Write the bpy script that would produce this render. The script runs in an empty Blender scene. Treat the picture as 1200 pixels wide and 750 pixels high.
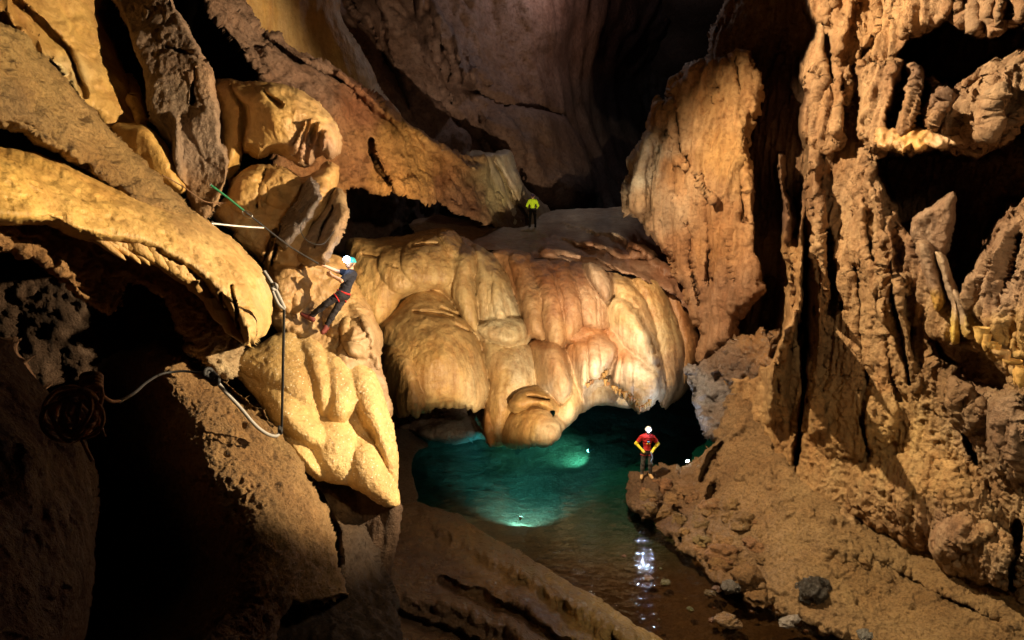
import bpy, bmesh, math, random
import numpy as np
from mathutils import Vector, Matrix

# ------------------------------------------------------------------ camera, world, lamps, exposure
SC = bpy.context.scene
COL = SC.collection
R = math.radians
CAM = np.array([0.0, 0.0, 9.5])           # 9.5 m above the river
F = 750.0                                   # focal length in photo pixels (photo is 1200 x 750)
PITCH = math.atan2(125, 750)
cd = bpy.data.cameras.new('camera'); cam = bpy.data.objects.new('camera', cd); COL.objects.link(cam)
cam.location = CAM; cam.rotation_euler = (math.pi / 2 - PITCH, 0, 0)
cd.sensor_width = 36; cd.lens = 36 * F / 1200; cd.clip_start = 0.05; cd.clip_end = 500
SC.camera = cam
w = bpy.data.worlds.new('World'); SC.world = w; w.use_nodes = True
w.node_tree.nodes['Background'].inputs[0].default_value = (0.02, 0.02, 0.03, 1)   # underground: no sky
w.node_tree.nodes['Background'].inputs[1].default_value = 0.10
SC.view_settings.view_transform = 'Standard'; SC.view_settings.look = 'None'
SC.view_settings.exposure = 0; SC.view_settings.gamma = 1
SC.cycles.max_bounces = 6; SC.cycles.diffuse_bounces = 3; SC.cycles.transparent_max_bounces = 8
SC.cycles.use_denoising = True
SC.cycles.sample_clamp_indirect = 4

def lamp(name, kind, loc, energy, color, target=None, angle=60, blend=0.5, radius=0.15):
    l = bpy.data.lights.new(name, kind); l.energy = energy; l.color = color
    l.shadow_soft_size = radius
    o = bpy.data.objects.new(name, l); COL.objects.link(o); o.location = loc
    if kind == 'SPOT':
        l.spot_size = R(angle); l.spot_blend = blend
        o.rotation_euler = (Vector(target) - Vector(loc)).to_track_quat('-Z', 'Y').to_euler()
    return o

cp, sp = math.cos(PITCH), math.sin(PITCH)
def at(px, py, d):
    """photo pixel + depth along the view axis (m) -> world point(s)"""
    px = np.asarray(px, float); py = np.asarray(py, float); d = np.asarray(d, float)
    xv = (px - 600) / F; yv = -(py - 375) / F
    return np.stack([CAM[0] + d * xv, CAM[1] + d * (cp + sp * yv), CAM[2] + d * (-sp + cp * yv)], -1)
def P3(px, py, d): return Vector(at(px, py, d).tolist())
WARM = (1.0, 0.765, 0.465)
# cavers' flood lamps and one added fill, all standing outside the frame or behind rock: high above the pool, on the right bank, below the camera, in the far hall
lamp('flood_lamp_high', 'SPOT', (-2.5, 15.5, 18.6), 28000, WARM, (8.0, 18.0, 9.0), 80, 0.5, 0.08)
lamp('flood_lamp_bank', 'SPOT', (9.5, 10.5, 10.5), 25500, WARM, (-4.5, 14.25, 10.0), 67, 0.25, 0.10)
lamp('flood_lamp_pool', 'SPOT', (3.4, 8.9, 2.8), 19000, WARM, (0.2, 25, 6.8), 42, 0.35, 0.10)
lamp('hall_lamp', 'POINT', at(680, -70, 41), 1000, (1.0, 0.82, 0.74), radius=0.2)
lamp('fill_lamp', 'SPOT', (6.5, 2.5, 12.5), 2400, WARM, (2.0, 18, 4.0), 84, 0.6, 0.3)  # added fill without a source of its own, softens the blacks

# ------------------------------------------------------------------ noise (numpy)
rs = np.random.RandomState(7)
PERM = rs.permutation(512).astype(np.int64); PERM = np.concatenate([PERM, PERM, PERM])
GR = rs.normal(size=(512, 3)); GR /= np.linalg.norm(GR, axis=1)[:, None]; GR = GR.astype(np.float32)
def perlin(p):
    p = np.asarray(p, np.float32)
    i = np.floor(p); f = p - i; i = i.astype(np.int64) & 511
    u = f * f * f * (f * (f * 6 - 15) + 10)
    out = 0
    for dx in (0, 1):
        hx = PERM[(i[..., 0] + dx) & 511]
        wx = u[..., 0] if dx else 1 - u[..., 0]
        for dy in (0, 1):
            hy = PERM[hx + ((i[..., 1] + dy) & 511)]
            wy = wx * (u[..., 1] if dy else 1 - u[..., 1])
            for dz in (0, 1):
                g = GR[PERM[hy + ((i[..., 2] + dz) & 511)] & 511]
                wz = wy * (u[..., 2] if dz else 1 - u[..., 2])
                out = out + wz * (g[..., 0] * (f[..., 0] - dx) + g[..., 1] * (f[..., 1] - dy) + g[..., 2] * (f[..., 2] - dz))
    return out * 1.5
def fbm(p, octs=4, gain=0.5, ridged=False, att=None):
    s = 0; a = 1.0
    for k in range(octs):
        n = perlin(p * (2.03 ** k) + 17.3 * k)
        if ridged: n = 1 - 2 * np.abs(n) - 0.35
        s = s + a * n * (1 if att is None else np.clip(1.6 - 2.6 * att * 2.03 ** k, 0, 1)); a *= gain
    return s
def worley(p):
    """distance to the nearest of jittered points, and cell ids"""
    p = np.asarray(p, np.float32); i = np.floor(p).astype(np.int64); best = np.full(p.shape[:-1], 9.0, np.float32); sec = best.copy()
    for dx in (-1, 0, 1):
        for dy in (-1, 0, 1):
            for dz in (-1, 0, 1):
                c = i + np.array([dx, dy, dz])
                h = PERM[PERM[PERM[c[..., 0] & 511] + (c[..., 1] & 511)] + (c[..., 2] & 511)]
                q = c + 0.5 + 0.45 * GR[h & 511]
                dd = np.sqrt(((q - p) ** 2).sum(-1))
                sec = np.where(dd < best, best, np.minimum(sec, dd)); best = np.minimum(best, dd)
    return best, sec
def facet(p):
    """broken rock: every cell a tilted plane"""
    p = np.asarray(p, np.float32); i = np.floor(p).astype(np.int64); best = np.full(p.shape[:-1], 9.0, np.float32); val = np.zeros(p.shape[:-1], np.float32)
    for dx in (-1, 0, 1):
        for dy in (-1, 0, 1):
            for dz in (-1, 0, 1):
                c = i + np.array([dx, dy, dz])
                h = PERM[PERM[PERM[c[..., 0] & 511] + (c[..., 1] & 511)] + (c[..., 2] & 511)] & 511
                r = p - (c + 0.5 + 0.45 * GR[h]); dd = (r ** 2).sum(-1); m = dd < best
                v = GR[h, 0] * 0.5 + 0.9 * (r * GR[(h * 7 + 3) & 511]).sum(-1)
                val = np.where(m, v, val); best = np.where(m, dd, best)
    return val
def smooth(t): t = np.clip(t, 0, 1); return t * t * (3 - 2 * t)

# ------------------------------------------------------------------ 2-D helpers
def catmull(pts, n=5):
    p = np.asarray(pts, float); out = []
    N = len(p)
    for k in range(N):
        a, b, c, d = p[(k - 1) % N], p[k], p[(k + 1) % N], p[(k + 2) % N]
        for t in np.linspace(0, 1, n, endpoint=False):
            out.append(0.5 * ((2 * b) + (c - a) * t + (2 * a - 5 * b + 4 * c - d) * t * t + (3 * b - a - 3 * c + d) * t ** 3))
    return np.array(out)
def polysd(x, y, poly):
    """signed distance, positive inside"""
    poly = np.asarray(poly, float); shp = x.shape; x = x.ravel(); y = y.ravel()
    best = np.full(x.shape, 1e18); ins = np.zeros(x.shape, bool)
    for k in range(len(poly)):
        ax, ay = poly[k]; bx, by = poly[(k + 1) % len(poly)]
        ex, ey = bx - ax, by - ay; L = ex * ex + ey * ey + 1e-9
        t = np.clip(((x - ax) * ex + (y - ay) * ey) / L, 0, 1)
        dd = (x - ax - t * ex) ** 2 + (y - ay - t * ey) ** 2
        best = np.minimum(best, dd)
        if ay != by:
            c = ((ay > y) != (by > y)) & (x < (bx - ax) * (y - ay) / (by - ay) + ax)
            ins ^= c
    s = np.sqrt(best); return np.where(ins, s, -s).reshape(shp)
def linesd(x, y, pts):
    """distance to a polyline whose points are (x, y, halfwidth, height): distance/halfwidth and height"""
    best = np.full(x.shape, 1e9); hh = np.zeros(x.shape)
    for k in range(len(pts) - 1):
        a, b = pts[k], pts[k + 1]
        ex, ey = b[0] - a[0], b[1] - a[1]; L = ex * ex + ey * ey + 1e-9
        t = np.clip(((x - a[0]) * ex + (y - a[1]) * ey) / L, 0, 1)
        dd = np.hypot(x - a[0] - t * ex, y - a[1] - t * ey) / (a[2] + (b[2] - a[2]) * t)
        m = dd < best
        hh = np.where(m, a[3] + (b[3] - a[3]) * t, hh); best = np.minimum(best, dd)
    return best, hh
def boxblur(a, r):
    r = int(max(1, r))
    for ax in (0, 1):
        pad = [(0, 0), (0, 0)]; pad[ax] = (r + 1, r)
        c = np.cumsum(np.pad(a, pad, mode='edge'), axis=ax)
        n = a.shape[ax]
        hi = np.take(c, np.arange(2 * r + 1, 2 * r + 1 + n), axis=ax); lo = np.take(c, np.arange(0, n), axis=ax)
        a = (hi - lo) / (2 * r + 1)
    return a
def rbf(cps):
    """smooth inverse-depth through control points (px, py, value)"""
    c = np.array(cps, float); n = len(c)
    if n == 1: return lambda x, y: np.full(np.shape(x), 1 / c[0, 2])
    X = c[:, :2] / 100; v = 1 / c[:, 2]
    k = lambda r2: np.sqrt(r2 + 0.02)
    A = k(((X[:, None] - X[None]) ** 2).sum(-1))
    if n >= 4:
        Q = np.concatenate([np.ones((n, 1)), X], 1)
        M = np.block([[A - 1e-3 * np.eye(n), Q], [Q.T, np.zeros((3, 3))]])
        sol = np.linalg.lstsq(M, np.concatenate([v, np.zeros(3)]), rcond=None)[0]
    else:
        Q = np.concatenate([np.ones((n, 1)), X], 1); sol = None
        lin = np.linalg.lstsq(Q, v, rcond=None)[0]
    def f(x, y):
        x = np.asarray(x, float) / 100; y = np.asarray(y, float) / 100
        if sol is None: return lin[0] + lin[1] * x + lin[2] * y
        out = sol[n] + sol[n + 1] * x + sol[n + 2] * y
        for j in range(n): out = out + sol[j] * k((x - X[j, 0]) ** 2 + (y - X[j, 1]) ** 2)
        return out
    return f
def idw(cps, x, y, p=3):
    num = 0; den = 0
    for (a, b, val) in cps:
        wgt = 1 / (((x - a) ** 2 + (y - b) ** 2) / 400 + 0.05) ** (p / 2)
        num = num + wgt[..., None] * np.array(val); den = den + wgt
    return num / den[..., None]

# ------------------------------------------------------------------ object helpers
def tag(o, label=None, cat=None, group=None, kind=None):
    if label: o['label'] = label
    if cat: o['category'] = cat
    if group: o['group'] = group
    if kind: o['kind'] = kind
    return o
def empty(name, loc=(0, 0, 0)):
    o = bpy.data.objects.new(name, None); COL.objects.link(o); o.location = loc; o.empty_display_size = 0.2; return o
def world(o):
    m = o.matrix_basis.copy()
    return m if o.parent is None else world(o.parent) @ o.matrix_parent_inverse @ m
def link_mesh(name, me, mat, parent=None):
    o = bpy.data.objects.new(name, me); COL.objects.link(o); me.materials.append(mat)
    if parent is not None:
        o.parent = parent; o.matrix_parent_inverse = world(parent).inverted()
    return o
def np_mesh(name, V, quads, col=None, smooth_shade=True):
    me = bpy.data.meshes.new(name)
    n = len(V); q = np.asarray(quads, np.int32)
    me.vertices.add(n); me.vertices.foreach_set('co', np.asarray(V, np.float32).ravel())
    me.loops.add(q.size); me.loops.foreach_set('vertex_index', q.ravel())
    me.polygons.add(len(q)); me.polygons.foreach_set('loop_start', np.arange(0, q.size, q.shape[1], dtype=np.int32))
    me.polygons.foreach_set('loop_total', np.full(len(q), q.shape[1], np.int32))
    me.update(calc_edges=True)
    if smooth_shade: me.polygons.foreach_set('use_smooth', np.ones(len(q), bool))
    if col is not None:
        a = me.color_attributes.new('Tint', 'FLOAT_COLOR', 'POINT')
        c = np.ones((n, 4), np.float32); c[:, :3] = col; a.data.foreach_set('color', c.ravel())
    me.validate()
    return me

def detail(P, N, noises, S=None):
    """displace points P along normals N with a list of noise layers"""
    D = 0
    r_ = P - CAM; PYX = 375 - F * (r_[..., 1] * sp + r_[..., 2] * cp) / np.maximum(r_[..., 1] * cp - r_[..., 2] * sp, .1)
    for nz in noises:
        kind, amp, sc = nz[0], nz[1], nz[2]
        if len(nz) > 5: y0, y1, w0, w1 = nz[5]; amp = amp * (w0 + (w1 - w0) * smooth((PYX - y0) / (y1 - y0)))
        st = np.array(nz[3] if len(nz) > 3 else (1, 1, 1), np.float32); oc = nz[4] if len(nz) > 4 else 4
        q = (P * st * sc).astype(np.float32); A = None if S is None else S * sc
        if kind == 'fbm': D = D + amp * fbm(q, oc, att=A)
        elif kind == 'ridge': D = D + amp * fbm(q, oc, 0.5, True, A)
        elif kind == 'warp':      # domain-warped fbm: knobbly mud
            wv = np.stack([perlin(q + 3.1), perlin(q + 7.7), perlin(q + 11.9)], -1)
            D = D + amp * fbm(q + 0.9 * wv, oc, 0.55, True, A)
        elif kind == 'cell':      # rounded pebbles / nodules
            b, s = worley(q); D = D + amp * np.clip(s - b, 0, 0.5) * 2
        elif kind == 'step':      # ledges along a stretched noise
            n = fbm(q, oc) * 3; D = D + amp * (np.floor(n) + smooth((n - np.floor(n)) * 2.5) - n)
        elif kind == 'facet':
            wv = np.stack([perlin(q * 2 + 3.1), perlin(q * 2 + 7.7), perlin(q * 2 + 11.9)], -1)
            for k in range(oc): D = D + amp * 0.5 ** k * facet((q + 0.25 * wv) * 2.1 ** k + 5.3 * k) * (1 if A is None else np.clip(1.6 - 2.0 * A * 2.1 ** k, 0, 1))
        elif kind == 'pit':
            D = D - amp * np.clip(fbm(q, oc, att=A) - 0.18, 0, 1) * 2
    return P + N * np.asarray(D)[..., None]

def dome(sd, n=3):
    """height of a stretched membrane blown up over the outline: a smooth pillow, 0 at the rim and 1 in the middle"""
    ny, nx = sd.shape; c = sd[::n, ::n]; m = c > 0; f = np.zeros(c.shape)
    for it in range(500):
        g = np.pad(f, 1); f = np.where(m, .25 * (g[:-2, 1:-1] + g[2:, 1:-1] + g[1:-1, :-2] + g[1:-1, 2:]) + 1, 0)
    f = f / max(f.max(), 1e-6)
    yy = np.minimum(np.arange(ny) / n, c.shape[0] - 1.001); xx = np.minimum(np.arange(nx) / n, c.shape[1] - 1.001)
    i = yy.astype(int); j = xx.astype(int); u = (yy - i)[:, None]; v = (xx - j)[None]
    i1 = np.minimum(i + 1, c.shape[0] - 1); j1 = np.minimum(j + 1, c.shape[1] - 1)
    f = f[i][:, j] * (1 - u) * (1 - v) + f[i1][:, j] * u * (1 - v) + f[i][:, j1] * (1 - u) * v + f[i1][:, j1] * u * v
    return np.sqrt(np.clip(f, 0, 1))
def field(X, Y, step, poly, depth, bulge=0.0, ew=(30, 30, 30), feats=(), warp=(2.5, 0.03), drip=None, seed=0, wy=1.0, pillow=False):
    """depth map and signed outline distance (px) of one body of rock over a pixel grid"""
    Z0 = np.full(X.shape, seed * 3.7)
    wa, wf = warp
    if wa:
        q = np.stack([X * wf, Y * wf * wy, Z0], -1)
        WX = X + wa * fbm(q, 4, 0.6); WY = Y + wa * fbm(q + 31.7, 4, 0.6)
    else: WX, WY = X, Y
    SX, SY = WX, WY
    if drip:
        am, fr = drip
        ym = 0.5 * (poly[:, 1].min() + poly[:, 1].max()); yb = poly[:, 1].max()
        q = np.stack([X * fr, Y * fr * 0.15, Z0 + 5], -1)
        dn = am * (0.6 * np.abs(perlin(q)) + 0.5 * np.abs(perlin(q * 2.3))) * 2
        SY = WY + dn * np.clip((Y - ym) / (yb - ym + 1), 0, 1) ** 2
    sd = polysd(SX, SY, poly)
    gy, gx = np.gradient(sd, step); gl = np.hypot(gx, gy) + 1e-6; gx /= gl; gy /= gl
    up, side, dn_ = ew            # rim width depends on which way the rim faces
    wd = np.where(gy > 0, up * gy ** 2, dn_ * gy ** 2) + side * gx ** 2
    wd = boxblur(wd, max(2, 0.35 * side / step))
    t = np.clip(sd / np.maximum(wd, 1e-3), 0, 1)
    tb = boxblur(t, 0.25 * side / step); tb = boxblur(tb, 0.2 * side / step)
    k = smooth(t * 1.3 - 0.15); t = t * (1 - k) + tb * k
    h = np.sqrt(np.clip(1 - (1 - t) ** 2, 0, 1))
    if pillow: h = np.minimum(0.55 * dome(sd) + 0.45 * h, 1) if pillow == 'half' else dome(sd)
    d = 1 / np.clip(rbf(depth)(X, Y), 1 / 200, 10)
    d = d + bulge * (1 - h)
    if feats:
        q = np.stack([X * 0.045, Y * 0.012, Z0 + 50], -1); WN = 1 / (1 + 0.75 * np.clip(fbm(q, 3), -.8, 1)); WM = 1 + 0.5 * fbm(q + 77, 3)
    for f in feats:
        if f[0] == 'ridge':
            r, hh = linesd(WX, WY, f[1]); r = np.clip(1 - r * WN, 0, 1); d = d - hh * (0.55 * r ** 0.8 + 0.45 * smooth(r * 1.2)) * WM
        elif f[0] == 'fold':
            r, hh = linesd(WX, WY, f[1]); d = d - hh * np.sqrt(np.clip(1 - r * r, 0, 1))
        elif f[0] == 'groove':
            r, hh = linesd(WX, WY, f[1]); d = d + hh * smooth(1.25 * (1 - r * WN))
        elif f[0] == 'hole':
            s = polysd(WX, WY, f[1]); d = d + f[2] * smooth(s / f[3])
        elif f[0] == 'lobe':      # cx, cy, rx, ry, angle, height
            cx, cy, rx, ry, an, ht = f[1:7]; ca, sa = math.cos(R(an)), math.sin(R(an))
            u = ((WX - cx) * ca + (WY - cy) * sa) / rx; v = (-(WX - cx) * sa + (WY - cy) * ca) / ry
            d = d - ht * np.sqrt(np.clip(1 - u * u - v * v, 0, 1))
        elif f[0] == 'shelf':     # a polygon standing proud with a rounded rim: poly, height, rim px
            s = polysd(WX, WY, catmull(f[1])); tt = np.clip(s / f[3], 0, 1); d = d - f[2] * np.sqrt(np.clip(1 - (1 - tt) ** 2, 0, 1))
    return d, sd, gx, gy

def surface(X, Y, step, d, sd, gx, gy, noises, color, back, back_shift, label=None):
    """turn a depth map inside an outline into a displaced shell with sides running back"""
    c = sd > -1.0 * step
    cell = c[:-1, :-1] & c[1:, :-1] & c[:-1, 1:] & c[1:, 1:] & (((sd[:-1, :-1] > 0).astype(int) + (sd[1:, :-1] > 0) + (sd[:-1, 1:] > 0) + (sd[1:, 1:] > 0)) >= 1)
    mv = np.clip(-sd, 0, 1.5 * step)
    PX = X + mv * gx; PY = Y + mv * gy
    P = at(PX, PY, d)
    dPy, dPx = np.gradient(P, axis=(0, 1))
    N = np.cross(dPx, dPy); N /= (np.linalg.norm(N, axis=-1, keepdims=True) + 1e-9)
    V = CAM - P
    N = np.where(((N * V).sum(-1) < 0)[..., None], -N, N)
    vn = V / np.linalg.norm(V, axis=-1, keepdims=True)
    Nn = N * 0.6 + vn * 0.4; Nn /= np.linalg.norm(Nn, axis=-1, keepdims=True)
    used = np.zeros(X.shape, bool)
    for a, b in ((0, 0), (1, 0), (0, 1), (1, 1)):
        used[a:a + cell.shape[0], b:b + cell.shape[1]] |= cell
    idx = np.full(X.shape, -1, np.int64); nv = int(used.sum()); idx[used] = np.arange(nv)
    Pu = P[used]; Nu = Nn[used]
    SP = np.maximum(np.linalg.norm(dPx, axis=-1), np.linalg.norm(dPy, axis=-1)); SP = np.minimum(boxblur(SP, 1), 1.0)
    if noises: Pu = detail(Pu, Nu, noises, SP[used])
    Cu = color(PX[used], PY[used], used)
    q = np.stack([idx[:-1, :-1][cell], idx[1:, :-1][cell], idx[1:, 1:][cell], idx[:-1, 1:][cell]], -1)
    ql = [label[:-1, :-1][cell]] if label is not None else None; lu = label[used] if label is not None else None
    e = np.concatenate([q[:, [0, 1]], q[:, [1, 2]], q[:, [2, 3]], q[:, [3, 0]]])
    key = np.minimum(e[:, 0], e[:, 1]) * (nv + 1) + np.maximum(e[:, 0], e[:, 1])
    u, inv, cnt = np.unique(key, return_inverse=True, return_counts=True)
    be = e[cnt[inv] == 1]
    bv = np.unique(be)
    uy, ux = np.nonzero(used); ry_, rx_ = uy[bv], ux[bv]
    allV = [Pu]; allC = [Cu]; allQ = [q]; base = nv; prev = np.arange(nv)
    for (fr, sh) in ((0.12, 0.4), (0.4, 1.5), (1.0, back_shift)):
        ring = at(PX[ry_, rx_] + sh * gx[ry_, rx_], PY[ry_, rx_] + sh * gy[ry_, rx_], d[ry_, rx_] + back * fr) + (Pu[bv] - P[ry_, rx_, :]) * (1 - fr)
        cur = np.full(nv, -1, np.int64); cur[bv] = base + np.arange(len(bv))
        allQ.append(np.stack([prev[be[:, 1]], prev[be[:, 0]], cur[be[:, 0]], cur[be[:, 1]]], -1))
        if label is not None: ql.append(lu[be[:, 0]])
        allV.append(ring); allC.append(Cu[bv]); base += len(bv); prev = cur
    return np.concatenate(allV), np.concatenate(allQ), np.concatenate(allC), (np.concatenate(ql) if label is not None else None)
def painter(col, seed=0, colwarp=14):
    def f(px, py, used=None):
        if isinstance(col, list):
            q = np.stack([px * 0.03, py * 0.03, np.full(px.shape, 2.2 + seed)], -1)
            return idw(col, px + colwarp * fbm(q, 4), py + colwarp * fbm(q + 9.1, 4))
        return np.tile(np.array(col, float), (len(px), 1))
    return f
def grid(poly, step):
    x0, y0 = poly.min(0) - 3 * step; x1, y1 = poly.max(0) + 3 * step
    return np.meshgrid(np.arange(x0, x1 + step, step), np.arange(y0, y1 + step, step))
def mass(name, poly, depth, mat, col, noises=(), step=2.0, bulge=0.0, ew=(30, 30, 30), feats=(), warp=(2.5, 0.03),
         drip=None, back=2.0, curve=True, parent=None, seed=0, colwarp=14, kind=None, back_shift=6, wy=1.0):
    """A body of rock: an outline with its own distance, thickness and relief.
       depth: control points (px, py, metres); bulge: metres the middle stands proud of the rim; feats: ridges, lobes, holes."""
    poly = catmull(poly) if curve else np.asarray(poly, float)
    X, Y = grid(poly, step)
    d, sd, gx, gy = field(X, Y, step, poly, depth, bulge, ew, feats, warp, drip, seed, wy)
    V, Q, C, _ = surface(X, Y, step, d, sd, gx, gy, noises, painter(col, seed, colwarp), back, back_shift)
    me = np_mesh(name, V, Q, C)
    o = link_mesh(name, me, mat, parent)
    if kind: o['kind'] = kind
    SURF[o.name] = [me.name, None]
    return o
def merged(lobes, parent, mat, noises, step=1.4, k=0.10, back=2.0, name='lobe', ck=0.22, fall=0.10):
    """lobes of one flowstone run into each other: a soft union of their depth maps, cut into one mesh per lobe"""
    polys = [catmull(l['poly']) for l in lobes]
    X, Y = grid(np.concatenate(polys), step)
    n = len(lobes); D = np.full((n,) + X.shape, 60.0, np.float32); U = np.full(X.shape, -1e3)
    for i, (l, pl) in enumerate(zip(lobes, polys)):
        m = 45
        j0, j1 = np.searchsorted(X[0], [pl[:, 0].min() - m, pl[:, 0].max() + m]); i0, i1 = np.searchsorted(Y[:, 0], [pl[:, 1].min() - m, pl[:, 1].max() + m])
        s = (slice(i0, i1), slice(j0, j1))
        d, sd, gx, gy = field(X[s], Y[s], step, pl, l['depth'], l['bulge'], l['ew'], l.get('feats', ()), l.get('warp', (1.8, .03)), l.get('drip'), i, 1.0, l.get('pillow', 'half'))
        D[i][s] = d + np.clip(-sd, 0, None) * fall + np.clip(-sd - 6, 0, None) * .6
        U[s] = np.maximum(U[s], sd)
    mn = D.min(0); E = np.exp(-(D - mn) / k); d = mn - k * np.log(E.sum(0)); lab = D.argmin(0)
    Wc = np.exp(-(D - mn) / ck); Wc /= Wc.sum(0)
    gy, gx = np.gradient(boxblur(U, 1), step); gl = np.hypot(gx, gy) + 1e-6
    def color(px, py, used):
        out = 0
        for i, l in enumerate(lobes):
            w_ = Wc[i][used]; m = w_ > 1e-3; c = np.zeros((len(px), 3))
            if m.any(): c[m] = painter(l['col'], i)(px[m], py[m]) * w_[m][:, None]
            out = out + c
        return out
    V, Q, C, ql = surface(X, Y, step, d, U, gx / gl, gy / gl, noises, color, back, 4, lab)
    e1 = V[Q[:, 2]] - V[Q[:, 0]]; e2 = V[Q[:, 3]] - V[Q[:, 1]]; fn = np.cross(e1, e2); vnm = np.zeros_like(V)
    for j in range(4): np.add.at(vnm, Q[:, j], fn)
    vnm /= np.linalg.norm(vnm, axis=1, keepdims=True) + 1e-12
    for i in range(n):            # a lobe is one piece: stray islands go to the lobe that surrounds them
        f = np.nonzero(ql == i)[0]
        if len(f) == 0: continue
        c = np.arange(len(V)); q = Q[f]
        while True:
            m = c[q].min(1); c2 = c.copy(); np.minimum.at(c2, q.ravel(), np.repeat(m, 4)); c2 = c2[c2]
            if (c2 == c).all(): break
            c = c2
        comp = c[q[:, 0]]; ids, cnt = np.unique(comp, return_counts=True)
        if len(ids) > 1:
            for s_ in ids[ids != ids[cnt.argmax()]]:
                g = f[comp == s_]; touch = np.isin(Q, np.unique(Q[g])).any(1) & (ql != i)
                if touch.any(): ql[g] = np.bincount(ql[touch]).argmax()
    for i, l in enumerate(lobes):
        fq = Q[ql == i]
        if len(fq) < 60: continue
        us, inv = np.unique(fq, return_inverse=True)
        me = np_mesh(name, V[us], inv.reshape(-1, 4), C[us]); me.normals_split_custom_set_from_vertices(vnm[us].tolist())
        o = link_mesh(name, me, l.get('mat', mat), parent); SURF[o.name] = [me.name, None]
SURF = {}
from mathutils.bvhtree import BVHTree
def surf(px, py, default=20.0, names=None):
    """depth of the first rock surface along a pixel's ray, so that things can rest on it"""
    dr = P3(px, py, 1) - Vector(CAM); best = None
    for nm, rec in SURF.items():
        if names and nm not in names: continue
        if rec[1] is None:
            me = bpy.data.meshes[rec[0]]; v = np.empty(len(me.vertices) * 3, np.float32); me.vertices.foreach_get('co', v)
            f = np.empty(len(me.loops), np.int32); me.loops.foreach_get('vertex_index', f)
            v = v.reshape(-1, 3); r_ = v - CAM; dz = r_[:, 1] * cp - r_[:, 2] * sp
            sx = 600 + F * r_[:, 0] / dz; sy = 375 - F * (r_[:, 1] * sp + r_[:, 2] * cp) / dz
            rec[1] = (sx.min(), sx.max(), sy.min(), sy.max(), v, f.reshape(-1, 4))
        if not (rec[1][0] <= px <= rec[1][1] and rec[1][2] <= py <= rec[1][3]): continue
        if len(rec) < 3: rec.append(BVHTree.FromPolygons(rec[1][4].tolist(), rec[1][5].tolist()))
        h = rec[2].ray_cast(Vector(CAM), dr.normalized(), 100)
        if h[0] is not None:
            d = h[3] / dr.length
            if best is None or d < best: best = d
    return default if best is None else best

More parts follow.
